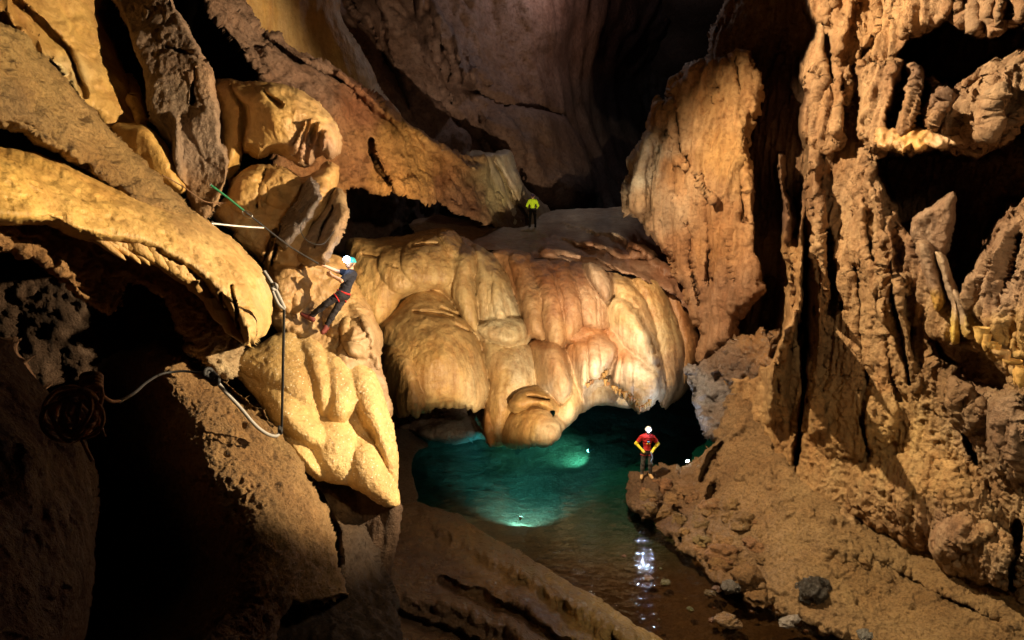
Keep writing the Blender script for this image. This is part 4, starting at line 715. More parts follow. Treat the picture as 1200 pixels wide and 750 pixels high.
mass('cave_wall_left_lump', [(250, 250), (262, 230), (272, 212), (285, 200), (305, 194), (332, 196), (358, 206), (382, 190), (396, 192), (399, 208), (388, 240), (372, 270), (360, 300), (345, 315), (318, 316), (300, 300), (272, 272)], [(270, 240, 14.0), (330, 220, 14.4), (390, 205, 15), (320, 300, 13.8)],
     M_FLOW, [(290, 220, (0.48, 0.31, 0.11)), (330, 240, (0.48, 0.31, 0.12)), (385, 210, (0.45, 0.29, 0.12)), (300, 275, (0.54, 0.39, 0.2)), (320, 300, (0.5, 0.35, 0.17))], [('fbm', 0.14, 0.8, (1, 1, 1), 4), ('warp', 0.03, 3, (1, 1, 1), 4), ('facet', .03, 2, (1, 1, 1), 3)], 1.4, .9, (14, 20, 12), kind='structure',
     feats=[('groove', [(310, 200, 3, .3), (300, 240, 4, .4)]), ('lobe', 290, 225, 22, 26, 0, .18), ('lobe', 330, 222, 28, 22, 20, .15), ('groove', [(322, 270, 2, .3), (308, 310, 2.5, .5)]), ('groove', [(330, 265, 2, .3), (318, 310, 2.5, .5)])])
mass('cave_wall_left_blade', [(320, 284), (330, 258), (346, 234), (364, 209), (374, 214), (378, 230), (366, 252), (350, 272), (336, 292)], [(330, 275, 13.4), (368, 215, 13.9)], M_WET, (0.24, 0.20, 0.19), [('fbm', .06, .9), ('facet', .05, 1.6, (1, 1, 1), 3), ('fbm', .01, 10)], 1.5, .5, (5, 8, 5), kind='structure', curve=False)
mass('cave_wall_left_blade_narrow', [(346, 300), (360, 262), (380, 238), (396, 218), (404, 222), (406, 250), (398, 280), (382, 304), (362, 308)], [(360, 290, 14.0), (400, 230, 14.6)], M_LIME, [(375, 270, (0.3, 0.22, 0.16)), (398, 240, (0.36, 0.25, 0.14)), (365, 265, (0.42, 0.28, 0.12))], [('fbm', .1, .8), ('ridge', .08, 1.6, (1, 1, .5), 4)], 1.5, .6, (6, 10, 6), kind='structure', curve=False, feats=[('groove', [(390, 240, 3, .3), (370, 290, 4, .5)])])
mass('cave_wall_left_face', [(308, 318), (322, 296), (345, 292), (372, 298), (400, 300), (414, 320), (428, 350), (440, 372), (448, 400), (446, 430), (452, 455), (458, 485), (440, 500), (400, 470), (370, 420), (340, 400), (320, 380), (312, 350)], [(330, 310, 14.2), (400, 310, 15.3), (350, 370, 14.2), (430, 390, 14.6), (440, 470, 13.8), (390, 430, 13.6)],
     M_FLOW, [(340, 320, (0.46, 0.31, 0.14)), (350, 360, (0.46, 0.32, 0.16)), (400, 380, (0.42, 0.29, 0.14)), (430, 400, (0.35, 0.25, 0.15)), (440, 440, (0.32, 0.23, 0.15)), (410, 330, (0.44, 0.29, 0.12))], [('fbm', 0.14, 0.9, (1, 1, 1), 4), ('warp', 0.05, 2.4, (1, 1, 1), 4)], 1.4, .8, (14, 18, 10), kind='structure',
     feats=[('lobe', 340, 335, 26, 30, 0, .4), ('lobe', 395, 375, 16, 18, 0, .3), ('lobe', 422, 395, 20, 30, -20, .5), ('ridge', [(425, 375, 6, .3), (440, 400, 6, .4), (444, 430, 6, .3)]), ('lobe', 410, 425, 20, 24, -20, .4), ('groove', [(345, 345, 2, .2), (342, 375, 2.5, .4)])])

ft = empty('flowstone', P3(400, 590, 12.6)); tag(ft, 'glittering yellow flowstone hump beneath the climber, ending in a hanging tongue', 'flowstone')
YLOB = []
def yl(poly, d, col, bulge, ew, feats=(), seed=0):
    x0, x1, y0, y1 = min(p[0] for p in poly), max(p[0] for p in poly), min(p[1] for p in poly), max(p[1] for p in poly)
    YLOB.append(dict(poly=poly, depth=d if isinstance(d, list) else [(x0, y0, d + .35), (x1, y0, d + .35), (.5 * (x0 + x1), y1, d - .12)], col=col, bulge=bulge * .65, ew=(ew[0] * 1.6, ew[1] * 1.4, ew[2]), feats=feats, drip=(4, .1)))
YEL = (0.64, 0.455, 0.21); YEL2 = (0.55, 0.385, 0.165)
KB = [(300, 430, 12.4), (345, 395, 13.2), (400, 440, 12.8), (450, 520, 12.6), (380, 540, 12.1), (320, 470, 11.9), (455, 580, 12.4)]
kb = rbf(KB)
YLOB.append(dict(poly=[(276, 432), (296, 414), (318, 394), (345, 384), (375, 394), (402, 416), (418, 434), (434, 436), (448, 466), (458, 500), (461, 530), (467, 575), (467, 591), (443, 590), (417, 572), (393, 568), (373, 556), (350, 538), (332, 512), (312, 480), (288, 452)],
     depth=[(a_, b_, c_ + .42) for a_, b_, c_ in KB], col=[(300, 430, (0.42, 0.28, 0.11)), (340, 400, (0.46, 0.31, 0.13)), (400, 450, YEL), (440, 500, YEL), (340, 470, YEL2)], bulge=.7, ew=(30, 30, 14)))
for (pl, ht, cc) in (([(277, 424), (303, 404), (330, 390), (354, 398), (370, 424), (378, 452), (378, 480), (369, 494), (342, 474), (306, 450)], .08, (0.55, 0.39, 0.16)), ([(346, 396), (368, 396), (386, 418), (394, 450), (390, 476), (377, 488), (364, 466), (352, 428)], .10, YEL), ([(376, 404), (400, 414), (415, 436), (419, 474), (404, 494), (384, 490), (376, 452)], .16, YEL),
        ([(406, 430), (434, 434), (453, 468), (461, 502), (460, 530), (440, 514), (418, 488), (408, 460)], .16, YEL), ([(303, 444), (330, 448), (358, 474), (378, 500), (383, 520), (368, 528), (344, 516), (320, 492)], .34, (0.56, 0.40, 0.17)), ([(364, 508), (377, 488), (404, 486), (420, 506), (424, 540), (418, 568), (393, 570), (370, 557), (360, 532)], .26, YEL),
        ([(404, 518), (416, 502), (432, 504), (448, 528), (459, 558), (467, 580), (467, 593), (447, 592), (426, 578), (408, 571), (402, 545)], .40, YEL), ([(328, 500), (354, 514), (372, 534), (382, 560), (368, 562), (338, 534)], .24, YEL2), ([(430, 486), (450, 490), (462, 515), (466, 548), (464, 574), (450, 548), (438, 520)], .22, YEL)):
    c = np.array(pl, float); y0, y1 = c[:, 1].min(), c[:, 1].max(); xm = c[:, 0].mean(); wx = .3 * (c[:, 0].max() - c[:, 0].min())
    bd = lambda x, y: float(1 / kb(np.array(x), np.array(y)))
    YLOB.append(dict(poly=pl, depth=[(xm - wx, y0, bd(xm - wx, y0) + .16), (xm + wx, y0, bd(xm + wx, y0) + .16), (xm, y1, bd(xm, y1) - ht)], col=cc, bulge=.75, ew=(24, 22, 12), pillow=True))
merged(YLOB, ft, M_GLIT, [('fbm', 0.10, 0.7, (1, 1, 1), 3), ('warp', 0.012, 4.5, (1, 1, 1), 3), ('fbm', .006, 18, (1, 1, 1), 2)], 1.25, k=.05, back=1.5, ck=.15)
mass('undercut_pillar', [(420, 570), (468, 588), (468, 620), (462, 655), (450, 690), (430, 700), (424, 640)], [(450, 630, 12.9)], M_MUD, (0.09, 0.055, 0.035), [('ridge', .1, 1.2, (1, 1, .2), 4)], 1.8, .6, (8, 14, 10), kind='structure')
mass('undercut_rock', [(345, 535), (372, 555), (400, 564), (432, 574), (440, 620), (446, 660), (462, 700), (464, 740), (458, 820), (300, 820), (330, 700), (390, 690), (390, 620)], [(380, 570, 12.8), (430, 600, 13), (440, 700, 11.6), (400, 760, 9.6), (340, 760, 9.4)], M_MUD, [(390, 580, (0.16, 0.10, 0.05)), (430, 640, (0.05, 0.034, 0.024)), (420, 720, (0.05, 0.034, 0.024))], ROUGH, 2, .6, (6, 12, 6), kind='structure')  # near-black lower tints paint the shade under the hump

# the long tube of flowstone coming in from the left
mass('cave_wall_left_ramp', [(-240, -15), (0, 28), (40, 60), (80, 100), (130, 150), (180, 200), (236, 252), (262, 282), (240, 290), (200, 270), (150, 240), (128, 218), (80, 186), (40, 166), (0, 148), (-240, 130)], [(-40, 60, 6.8), (40, 100, 7.8), (130, 180, 9.0), (230, 262, 10.0), (0, 140, 6.9), (80, 180, 7.9)],
     M_GRIT, [(20, 60, (0.48, 0.32, 0.12)), (60, 110, (0.42, 0.27, 0.10)), (120, 170, (0.42, 0.265, 0.10)), (30, 130, (0.30, 0.19, 0.08)), (100, 130, (0.44, 0.28, 0.11)), (230, 260, (0.42, 0.27, 0.11))], [('fbm', 0.08, 0.8, (1, 1, 1), 3), ('warp', 0.05, 3.4, (1.4, .5, 1), 4), ('pit', 0.13, 3.0, (1.6, .5, 1.2), 3), ('fbm', .02, 14)], 1.4, .8, (16, 20, 14), warp=(3, .05), kind='structure')
tube = empty('flowstone', P3(0, 260, 6.8)); tag(tube, 'long rounded yellow flowstone tube with scalloped lower edge and blunt drooping end', 'flowstone')
mass('tube_body', [(-240, 160), (0, 172), (60, 188), (130, 214), (190, 238), (238, 256), (276, 285), (305, 315), (319, 345), (322, 370), (313, 394), (297, 408), (283, 410), (278, 394), (262, 372), (240, 345), (215, 322), (190, 306), (160, 292), (130, 285), (100, 282), (60, 268), (20, 264), (-240, 266)],
     [(-40, 210, 6.1), (60, 230, 7.0), (150, 250, 7.9), (240, 300, 8.6), (300, 360, 8.9)], M_FLOW, [(20, 220, (0.56, 0.36, 0.10)), (100, 240, (0.58, 0.385, 0.12)), (180, 265, (0.53, 0.36, 0.13)), (250, 300, (0.48, 0.325, 0.13)), (300, 350, (0.5, 0.34, 0.13)), (290, 395, (0.54, 0.39, 0.17)), (220, 255, (0.4, 0.265, 0.11))],
     [('fbm', 0.05, 0.9, (1, 1, 1), 3), ('warp', 0.012, 5, (1, 1, 1), 4), ('fbm', .006, 22), ('pit', .03, 5, (1, 1, 1), 3)], 1.3, 1.2, (40, 34, 14), warp=(2, .04), parent=tube, drip=(5, .05),
     feats=[('groove', [(272, 335, 2.5, .15), (282, 400, 3, .4)]), ('groove', [(258, 345, 2.5, .15), (266, 372, 3, .35)]), ('ridge', [(290, 385, 3, .08), (293, 408, 3, .15)])])
for k in range(17):
    t = k / 16; x_ = 112 + 160 * t; y_ = 284 + 34 * t + 74 * t ** 2.6 + RND.uniform(-2, 2)
    tooth('drip', x_ - 5, y_ - 8, 7.55 + t * 1.25, RND.uniform(.18, .32), RND.uniform(.09, .14), M_FLOW, (0.50, 0.32, 0.11), tube, lean=RND.uniform(.5, .9), lean_y=0.5, seg=10)
mass('cave_wall_left_underside', [(-240, 250), (60, 256), (110, 275), (160, 288), (215, 318), (262, 372), (284, 408), (276, 445), (250, 440), (225, 412), (210, 375), (190, 350), (150, 330), (142, 352), (128, 372), (112, 364), (80, 340), (45, 306), (0, 290), (-240, 300)], [(-40, 280, 6.7), (60, 290, 7.6), (130, 340, 8.5), (230, 380, 9.7), (270, 430, 10.4)],
     M_MUD, [(40, 280, (0.34, 0.2, 0.085)), (110, 330, (0.36, 0.21, 0.09)), (180, 320, (0.40, 0.24, 0.1)), (240, 390, (0.33, 0.2, 0.09)), (268, 430, (0.5, 0.4, 0.25))], [('fbm', 0.08, 0.9), ('warp', 0.06, 2.6, (1, 1, 1), 5), ('step', .05, 1.6, (1, 1, 1.5), 3)], 1.5, .5, (6, 10, 8), warp=(5, .06), kind='structure', curve=False)
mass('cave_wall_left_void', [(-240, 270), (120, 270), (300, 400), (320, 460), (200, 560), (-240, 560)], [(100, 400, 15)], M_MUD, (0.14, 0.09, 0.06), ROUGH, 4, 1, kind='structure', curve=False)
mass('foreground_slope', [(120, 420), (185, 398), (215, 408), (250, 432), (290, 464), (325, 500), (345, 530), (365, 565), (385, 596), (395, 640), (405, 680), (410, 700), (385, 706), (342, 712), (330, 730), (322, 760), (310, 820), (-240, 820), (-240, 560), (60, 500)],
     [(190, 402, 10.2), (195, 430, 9.5), (235, 540, 8.9), (305, 620, 8.3), (300, 680, 7.8), (250, 750, 7.0), (200, 810, 6.2), (250, 434, 10.7), (325, 500, 10.7), (385, 596, 10.1), (408, 690, 9.2), (340, 640, 8.6), (345, 705, 8.2), (150, 500, 11.2), (150, 600, 12), (200, 690, 10.5), (100, 740, 10.5), (-40, 640, 11), (0, 800, 8), (320, 800, 6.6), (60, 540, 12)],
     M_GRIT, [(220, 430, (0.36, 0.22, 0.095)), (300, 520, (0.38, 0.235, 0.10)), (360, 600, (0.40, 0.25, 0.11)), (360, 680, (0.40, 0.26, 0.14)), (300, 720, (0.34, 0.22, 0.12)), (150, 600, (0.16, 0.10, 0.06)), (60, 700, (0.12, 0.08, 0.05)), (200, 650, (0.18, 0.11, 0.065)), (330, 500, (0.42, 0.28, 0.12))],  # dark tints on the left paint the slope's unlit side
     [('fbm', 0.10, 0.8, (1, 1, 1), 3), ('warp', 0.04, 5.0, (1, 1, 1), 4), ('warp', 0.022, 12, (1, 1, 1), 3), ('pit', .06, 3.5, (1, 1, 1), 3)], 1.4, .5, (8, 10, 8), warp=(4, .06), kind='structure', curve=False,
     feats=[('ridge', [(330, 505, 5, .2), (290, 466, 5, .2), (240, 428, 5, .2)]), ('groove', [(225, 425, 4, .2), (285, 470, 5, .35), (318, 500, 4, .2)])])
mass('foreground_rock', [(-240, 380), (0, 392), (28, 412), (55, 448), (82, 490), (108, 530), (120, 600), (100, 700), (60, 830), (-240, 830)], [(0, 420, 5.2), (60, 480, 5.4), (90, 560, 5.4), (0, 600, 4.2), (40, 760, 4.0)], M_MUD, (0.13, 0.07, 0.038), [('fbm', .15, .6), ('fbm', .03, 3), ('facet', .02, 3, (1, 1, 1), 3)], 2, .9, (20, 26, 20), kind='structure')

# ------------------------------------------------------------------ loose stones
M_DARK = rock('dark_wet_stone', var=1.5, fine=12, bump=0.8, bscale=14, rough=0.32, spec=0.6, speck=0.5)
def stone(px, py, d, size, col, mat, label, seed, rot=0.0, name='stone', group=None):
    bm = bmesh.new(); bmesh.ops.create_icosphere(bm, subdivisions=4, radius=1)
    V = np.array([v.co[:] for v in bm.verts]); F_ = np.array([[v.index for v in f.verts] for f in bm.faces]); bm.free()
    n = V.copy(); q = V * 1.1 + seed * 9.7
    V = V + n * (0.42 * facet(q * 0.8) + 0.2 * facet(q * 2.0) + 0.05 * fbm(q * 5, 3))[:, None]
    V = V * np.array(size)
    c, s = math.cos(rot), math.sin(rot); V = V @ np.array([[c, s, 0], [-s, c, 0], [0, 0, 1]])
    o = link_mesh(name, np_mesh(name, V, F_, np.tile(np.array(col), (len(V), 1))), mat); o.location = P3(px, py, d)
    return tag(o, label, 'stone', group)
stone(952, 694, 15.4, (.36, .34, .34), (.05, .045, .04), M_DARK, 'black angular boulder at the foot of the mud slope by the water', 1)
stone(856, 688, 15.9, (.22, .2, .13), (.12, .11, .1), M_DARK, 'dark wet stone with pale top at the edge of the brown shallows', 2)
stone(925, 728, 14.8, (.26, .14, .09), (.36, .33, .31), M_DARK, 'flat pale grey stone lying in the brown shallows', 3, .4)
stone(853, 728, 15.0, (.28, .2, .12), (.26, .17, .09), M_DARK, 'low brown cobble breaking the surface of the shallows', 4)
stone(1013, 745, 14.0, (.16, .14, .1), (.2, .2, .19), M_DARK, 'small grey stone at the bottom of the mud slope', 5)
stone(588, 667, 16.2, (.26, .2, .14), (.36, .24, .12), M_DARK, 'rounded brown stone resting alone on the wet bank', 6)
rw = random.Random(8)
for k in range(26):
    a = 720 + 230 * rw.random(); b = 640 + (a - 720) * .38 + rw.uniform(0, 70)
    if b > 752 or b > 700 + (a - 690) * .45: continue
    yv = (b - 375) / 750; dw = 9.5 / (sp + cp * yv); s = rw.choice((.05, .07, .1, .15))
    if surf(a, b, 99) < dw - .1: continue
    stone(a, b, dw + .04, (s, s * rw.uniform(.7, 1), s * rw.uniform(.35, .6)), (.10 + .08 * rw.random(), .07 + .05 * rw.random(), .045), M_DARK, 'small wet cobble poking out of the brown shallows', 100 + k, k * 2.1, 'cobble', 'small cobbles in the shallows')
rb = random.Random(21)
for k in range(110):
    t = rb.random(); a = 742 + 150 * rb.random() ** 1.3; b = 556 + 110 * t + (a - 742) * .25
    if b > 570 + (a - 735) * .95 or (a < 770 and b < 566): continue
    s = rb.choice((.1, .14, .18, .24, .3, .4)) ; dd = surf(a, b, 20)
    stone(a, b, dd + s * .25, (s, s * rb.uniform(.7, 1), s * rb.uniform(.5, .8)), (.24 + .05 * rb.random(), .14 + .03 * rb.random(), .065), M_GRIT, 'muddy brown boulder in the rubble below the red shirted caver', 10 + k, k * 1.3, 'boulder', 'boulders of the rubble bank')

import openvdb as vdb
def figure(name, prims, vox, mat, parent, k=0.02, wr=0.0):
    """one continuous surface around rounded cones (p0, p1, r0, r1)"""
    P0 = np.array([p[0] for p in prims], float); P1 = np.array([p[1] for p in prims], float); RR = np.array([[p[2], p[3]] for p in prims], float)
    lo = np.minimum(P0, P1).min(0) - RR.max() - 4 * vox; hi = np.maximum(P0, P1).max(0) + RR.max() + 4 * vox
    n = np.ceil((hi - lo) / vox).astype(int) + 1
    D = np.full(n, 0.3, np.float32)
    for a, b, r in zip(P0, P1, RR):
        m = r.max() + 0.06
        i0 = np.maximum(((np.minimum(a, b) - m - lo) / vox).astype(int), 0); i1 = np.minimum(((np.maximum(a, b) + m - lo) / vox).astype(int) + 2, n)
        g_ = np.stack(np.meshgrid(*[lo[j] + vox * np.arange(i0[j], i1[j]) for j in range(3)], indexing='ij'), -1).astype(np.float32)
        e = b - a; L_ = (e * e).sum() + 1e-12; t = np.clip(((g_ - a) @ e) / L_, 0, 1)
        dd = np.linalg.norm(g_ - a - t[..., None] * e, axis=-1) - (r[0] + (r[1] - r[0]) * t)
        s = (slice(i0[0], i1[0]), slice(i0[1], i1[1]), slice(i0[2], i1[2])); o_ = D[s]
        h = np.clip(0.5 + 0.5 * (o_ - dd) / k, 0, 1); D[s] = o_ * (1 - h) + dd * h - k * h * (1 - h)
    gr = vdb.FloatGrid(0.3); gr.copyFromArray(D); gr.gridClass = vdb.GridClass.LEVEL_SET
    pts, quads = gr.convertToQuads(0.0)
    V = np.asarray(pts) * vox + lo
    if wr:
        q = np.asarray(quads); fn = np.cross(V[q[:, 2]] - V[q[:, 0]], V[q[:, 3]] - V[q[:, 1]]); nn = np.zeros_like(V)
        for j in range(4): np.add.at(nn, q[:, j], fn)
        nn /= np.linalg.norm(nn, axis=1, keepdims=True) + 1e-12; V = V + nn * (wr * fbm(V * np.array([6, 6, 11]), 3, .5, True))[:, None]
    return link_mesh(name, np_mesh(name, V, np.asarray(quads)[:, ::-1]), mat, parent)
def V3(*a): return np.array(a, float)
# ------------------------------------------------------------------ ropes
def tube(name, pts, r, mat, parent=None, seg=8, cyc=False, sub=6, sag=None):
    p = np.array(pts, float); n = len(p)
    out = []
    for k in range(n - 1 if not cyc else n):
        a, b, c, d = (p[(k - 1) % n] if (k or cyc) else p[0] * 2 - p[1]), p[k], p[(k + 1) % n], (p[(k + 2) % n] if (k + 2 < n or cyc) else p[-1] * 2 - p[-2])
        for t in np.linspace(0, 1, sub, endpoint=False):
            out.append(0.5 * ((2 * b) + (c - a) * t + (2 * a - 5 * b + 4 * c - d) * t * t + (3 * b - a - 3 * c + d) * t ** 3))
    if not cyc: out.append(p[-1])
    C = np.array(out); m = len(C)
    T = (np.roll(C, -1, 0) - np.roll(C, 1, 0)) if cyc else np.gradient(C, axis=0)
    T /= np.linalg.norm(T, axis=1)[:, None] + 1e-9
    up = np.array([0.31, 0.2, 0.93]); A = np.cross(T, up); A /= np.linalg.norm(A, axis=1)[:, None] + 1e-9; B = np.cross(T, A)
    an = np.linspace(0, 2 * np.pi, seg, endpoint=False); rr = np.asarray(r) if np.ndim(r) else np.full(m, r)
    rx = rr if np.ndim(rr) else np.full(m, rr)
    V = C[:, None] + rx[:, None, None] * (np.cos(an)[None, :, None] * A[:, None] + np.sin(an)[None, :, None] * B[:, None])
    I = np.arange(m * seg).reshape(m, seg); J = np.roll(I, -1, 1)
    if cyc: q = np.stack([I, J, np.roll(J, -1, 0), np.roll(I, -1, 0)], -1).reshape(-1, 4)
    else: q = np.stack([I[:-1], J[:-1], J[1:], I[1:]], -1).reshape(-1, 4)
    return link_mesh(name, np_mesh(name, V.reshape(-1, 3), q), mat, parent)
M_GREEN = plain('green_cord', (.03, .26, .12), .6, bump=.5); M_BLACK = plain('black_rope', (.012, .012, .014), .6, bump=.5); M_STEEL = plain('steel', (.6, .6, .62), .3, 1.0)
M_WEB = plain('grey_webbing', (.30, .29, .28), .55, bump=.4); M_COIL = plain('tan_rope', (.42, .24, .13), .7, bump=.6, bscale=120); M_WHT = plain('white_cord', (.7, .7, .72), .5)
def px3(*pts): return [at(*p) for p in pts]
g = empty('rope', P3(247, 217, 12.0)); tag(g, 'green ended hand line stretched from the slab to the climber', 'rope')
tube('green_sleeve', px3((247, 217, 12.0), (266, 231, 12.1), (286, 247, 12.2)), .020, M_GREEN, g)
tube('line', px3((286, 247, 12.2), (310, 266, 12.5), (340, 289, 12.9), (373, 309, 13.2)), .017, M_BLACK, g)
tube('carabiner', [at(290 + 5 * math.cos(a) + 3 * math.sin(a), 251 + 4 * math.cos(a) - 2 * math.sin(a), 12.2) for a in np.linspace(0, 6.28, 9)[:-1]], .010, M_STEEL, g, cyc=True)
for nm_, pp in (('rock_bolt', (247, 217, 12.02)), ('rock_bolt', (249, 262, 11.6))):
    pb = at(*pp); tag(figure(nm_, [(pb + V3(0, .06, 0), pb - V3(0, .03, 0), .022, .016), (pb + V3(0, 0, -.04), pb + V3(0, 0, .03), .026, .02)], .008, M_STEEL, None), 'small steel bolt hanger at the rock end of the ' + ('green hand line' if pp[1] < 230 else 'white cord'), 'bolt')
tag(tube('cord', px3((250, 262, 11.6), (280, 265, 12.0), (309, 267, 12.4)), .016, M_WHT), 'taut white cord tied sideways to the hand line', 'cord')
tag(tube('cord', px3((190, 205, 10.6), (215, 219, 11.4), (240, 236, 11.8), (264, 238, 12.2)), .010, plain('brown_cord', (.14, .07, .03), .7)), 'thin brown cord running across the grey slab', 'cord')
tag(tube('cord', px3((358, 255, 13.2), (352, 268, 13.1), (360, 282, 13.1), (378, 286, 13.3), (392, 270, 13.7)), .009, M_BLACK), 'thin black cord looping below the grey rock blade', 'cord')
wb = empty('sling', P3(312, 320, 8.6)); tag(wb, 'twisted silver sling over the tip of the yellow tube', 'sling')
tube('strap', px3((309, 318, 8.5), (317, 330, 8.5), (322, 338, 8.6), (328, 350, 8.7), (333, 361, 8.8)), .028, M_WEB, wb); tube('strap', px3((313, 324, 8.5), (320, 343, 8.6), (326, 356, 8.7), (333, 362, 8.8)), .022, M_WEB, wb)
tube('knot', [at(321 + 3 * math.cos(a), 336 + 3 * math.sin(a), 8.5 + .05 * math.sin(2 * a)) for a in np.linspace(0, 6.28, 9)[:-1]], .025, M_WEB, wb, cyc=True)
tag(tube('rope', px3((333, 362, 8.8), (332, 410, 9.0), (331, 460, 9.3), (330, 506, 9.7)), .019, M_BLACK), 'black rope hanging straight down past the yellow hump', 'rope')
st = empty('safety_line', P3(250, 440, 9.5)); tag(st, 'knotted pale safety line drooping across the gritty brown slope', 'rope')
tube('strap', px3((252, 444, 9.1), (263, 458, 9.1), (280, 476, 9.2), (298, 497, 9.3), (312, 508, 9.4), (323, 511, 9.5), (329, 506, 9.6)), .026, M_WEB, st, seg=10)
tube('tail', px3((246, 437, 9.1), (232, 437, 9.2), (214, 435, 9.2), (190, 438, 9.0), (172, 448, 8.2), (158, 460, 7.2), (138, 472, 6.0)), .018, M_BLACK, st)
for k in range(4): tube('knot', [at(244 + 2.6 * k + 4.5 * math.cos(a), 437 + 2.8 * k + 5 * math.sin(a), 9.05 + .06 * math.cos(a + k)) for a in np.linspace(0, 6.28, 9)[:-1]], .030, M_BLACK, st, cyc=True)
for k in range(3): tube('knot', [at(327 + 1.2 * k, 503 + 3 * math.sin(a) + k, 9.6 + .06 * math.cos(a)) for a in np.linspace(0, 6.28, 7)[:-1]], .022, M_BLACK, st, cyc=True)
ck = empty('rope_coil', P3(95, 520, 5.0)); tag(ck, 'bundled coil of tan rope hanging in the dark foreground', 'rope')
rr_ = random.Random(11)
for k in range(13):
    cx, cy, w_, h_, tl = 92 + rr_.uniform(-16, 16), 482 + rr_.uniform(-10, 12), rr_.uniform(9, 30), rr_.uniform(16, 28), rr_.uniform(-.7, .7)
    tube('loop', [at(cx + w_ * math.cos(a) * math.cos(tl) - h_ * math.sin(a) * math.sin(tl), cy + h_ * math.sin(a) * math.cos(tl) + w_ * math.cos(a) * math.sin(tl), 4.75 + .10 * math.sin(a + k) + rr_.uniform(-.06, .1)) for a in np.linspace(0, 6.28, 11)[:-1]], .015, M_COIL, ck, cyc=True)
for k in range(4): tube('wrap', [at(107 + 12 * math.cos(a), 449 + 4 * k - 7 + 5 * math.sin(a), 4.75 + .11 * math.sin(a)) for a in np.linspace(0, 6.28, 9)[:-1]], .015, M_COIL, ck, cyc=True)
tube('tail', px3((95, 470, 4.75), (90, 500, 4.72), (98, 520, 4.72), (108, 540, 4.75)), .014, M_COIL, ck); tube('tail', px3((108, 470, 4.8), (118, 500, 4.75), (122, 512, 4.75)), .014, M_COIL, ck)
tube('tail', px3((118, 462, 4.8), (130, 470, 5.2), (140, 470, 6.0)), .014, M_COIL, ck)

# ------------------------------------------------------------------ people
SKIN = plain('skin', (.55, .33, .23), .5); EYE = plain('eye', (.03, .02, .02), .2); HAIR = plain('hair', (.03, .02, .015), .7)
def V3(*a): return np.array(a, float)
def hand(w, f, s, up, r=.0095, curl=.5):
    """palm + four fingers + thumb; w wrist, f pointing direction, s side (thumb) direction, up = back of hand"""
    f = f / np.linalg.norm(f); s = s - f * (s @ f); s /= np.linalg.norm(s) + 1e-9; u = np.cross(s, f)
    if u @ up < 0: u = -u
    out = [(w, w + f * .05 + s * .02, .026, .024), (w, w + f * .05 - s * .02, .026, .022), (w + f * .05 + s * .025, w + f * .085 + s * .027, .02, .014), (w + f * .05 - s * .02, w + f * .08 - s * .03, .02, .013)]
    for j, ln in enumerate((.085, .095, .09, .07)):
        b = w + f * .085 + s * (.030 - .02 * j); c = b + f * ln * .45 - u * ln * .2 * curl; e = c + f * ln * .35 * (1 - curl * .6) - u * ln * .5 * curl
        out += [(b, c, r * 1.05, r), (c, e, r, r * .85)]
    b = w + f * .03 + s * .03; c = b + f * .035 + s * .03 - u * .015; e = c + f * .03 + s * .005 - u * .02
    return out + [(b, c, r * 1.3, r * 1.1), (c, e, r * 1.1, r * .9)]
def head(c, fwd, up):
    """skull, jaw, nose, ears, brow; c is the centre of the head"""
    fwd = fwd / np.linalg.norm(fwd); up = up - fwd * (up @ fwd); up /= np.linalg.norm(up); s = np.cross(fwd, up)
    return [(c + up * .03 - fwd * .03, c + up * .03 + fwd * .015, .085, .080), (c - up * .01 + fwd * .02, c - up * .075 + fwd * .045, .066, .040), (c - up * .06 + fwd * .065 - s * .01, c - up * .06 + fwd * .065 + s * .01, .022, .022),
            (c + up * .012 + fwd * .088, c - up * .018 + fwd * .108, .010, .014), (c + s * .03 + up * .02 + fwd * .075, c - s * .03 + up * .02 + fwd * .075, .014, .014),
            (c + s * .08, c + s * .082 - up * .035, .016, .012), (c - s * .08, c - s * .082 - up * .035, .016, .012), (c - up * .05 - fwd * .02, c - up * .13 - fwd * .03, .052, .056)], s, up, fwd
def helmet(c, s, up, fwd, mat, parent, lens_emit, lens_r=.045, lens=True):
    n, m = 20, 8; V = []
    for i in range(m + 1):
        ph = (i / m) * 1.62
        for j in range(n):
            th = 2 * math.pi * j / n; rr = math.sin(ph); br = 1.0 + (0.16 if i == m else 0.0) + (.10 if i == m and abs(math.atan2(math.sin(th), math.cos(th))) < 1.0 else 0)
            V.append(c + up * (.045 + .098 * math.cos(ph)) + fwd * (.118 * rr * br * math.cos(th)) + s * (.100 * rr * br * math.sin(th)))
    q = [[i * n + j, i * n + (j + 1) % n, (i + 1) * n + (j + 1) % n, (i + 1) * n + j] for i in range(m) for j in range(n)]
    hm = link_mesh('helmet', np_mesh('helmet', V, q), mat, parent)
    for a in (-1, 1): tube('chin_strap', [c + s * .098 * a + up * .03 + fwd * .02, c + s * .07 * a - up * .06 + fwd * .06, c - up * .105 + fwd * .075], .007, M_BLACK, hm, seg=6)
    if lens:
        hp = c + up * .085 + fwd * .125
        hb = figure('headlamp', [(hp - s * .025, hp + s * .025, .026, .026), (hp - s * .02 + up * .015, hp + s * .02 + up * .015, .02, .02)], .008, M_BLACK, parent)
        figure('lens', [(hp + fwd * .024, hp + fwd * .030, lens_r, lens_r * .9)], .008, lens_emit, hb)
        return hp
def eyes(c, s, up, fwd, parent):
    for a in (-1, 1): figure('eye', [(c + s * .032 * a + up * .004 + fwd * .078, c + s * .032 * a + up * .004 + fwd * .080, .011, .011)], .004, EYE, parent, .004)
    figure('mouth', [(c - s * .02 - up * .052 + fwd * .078, c + s * .02 - up * .052 + fwd * .078, .007, .007)], .004, plain('lips', (.4, .16, .13), .5), parent, .004)
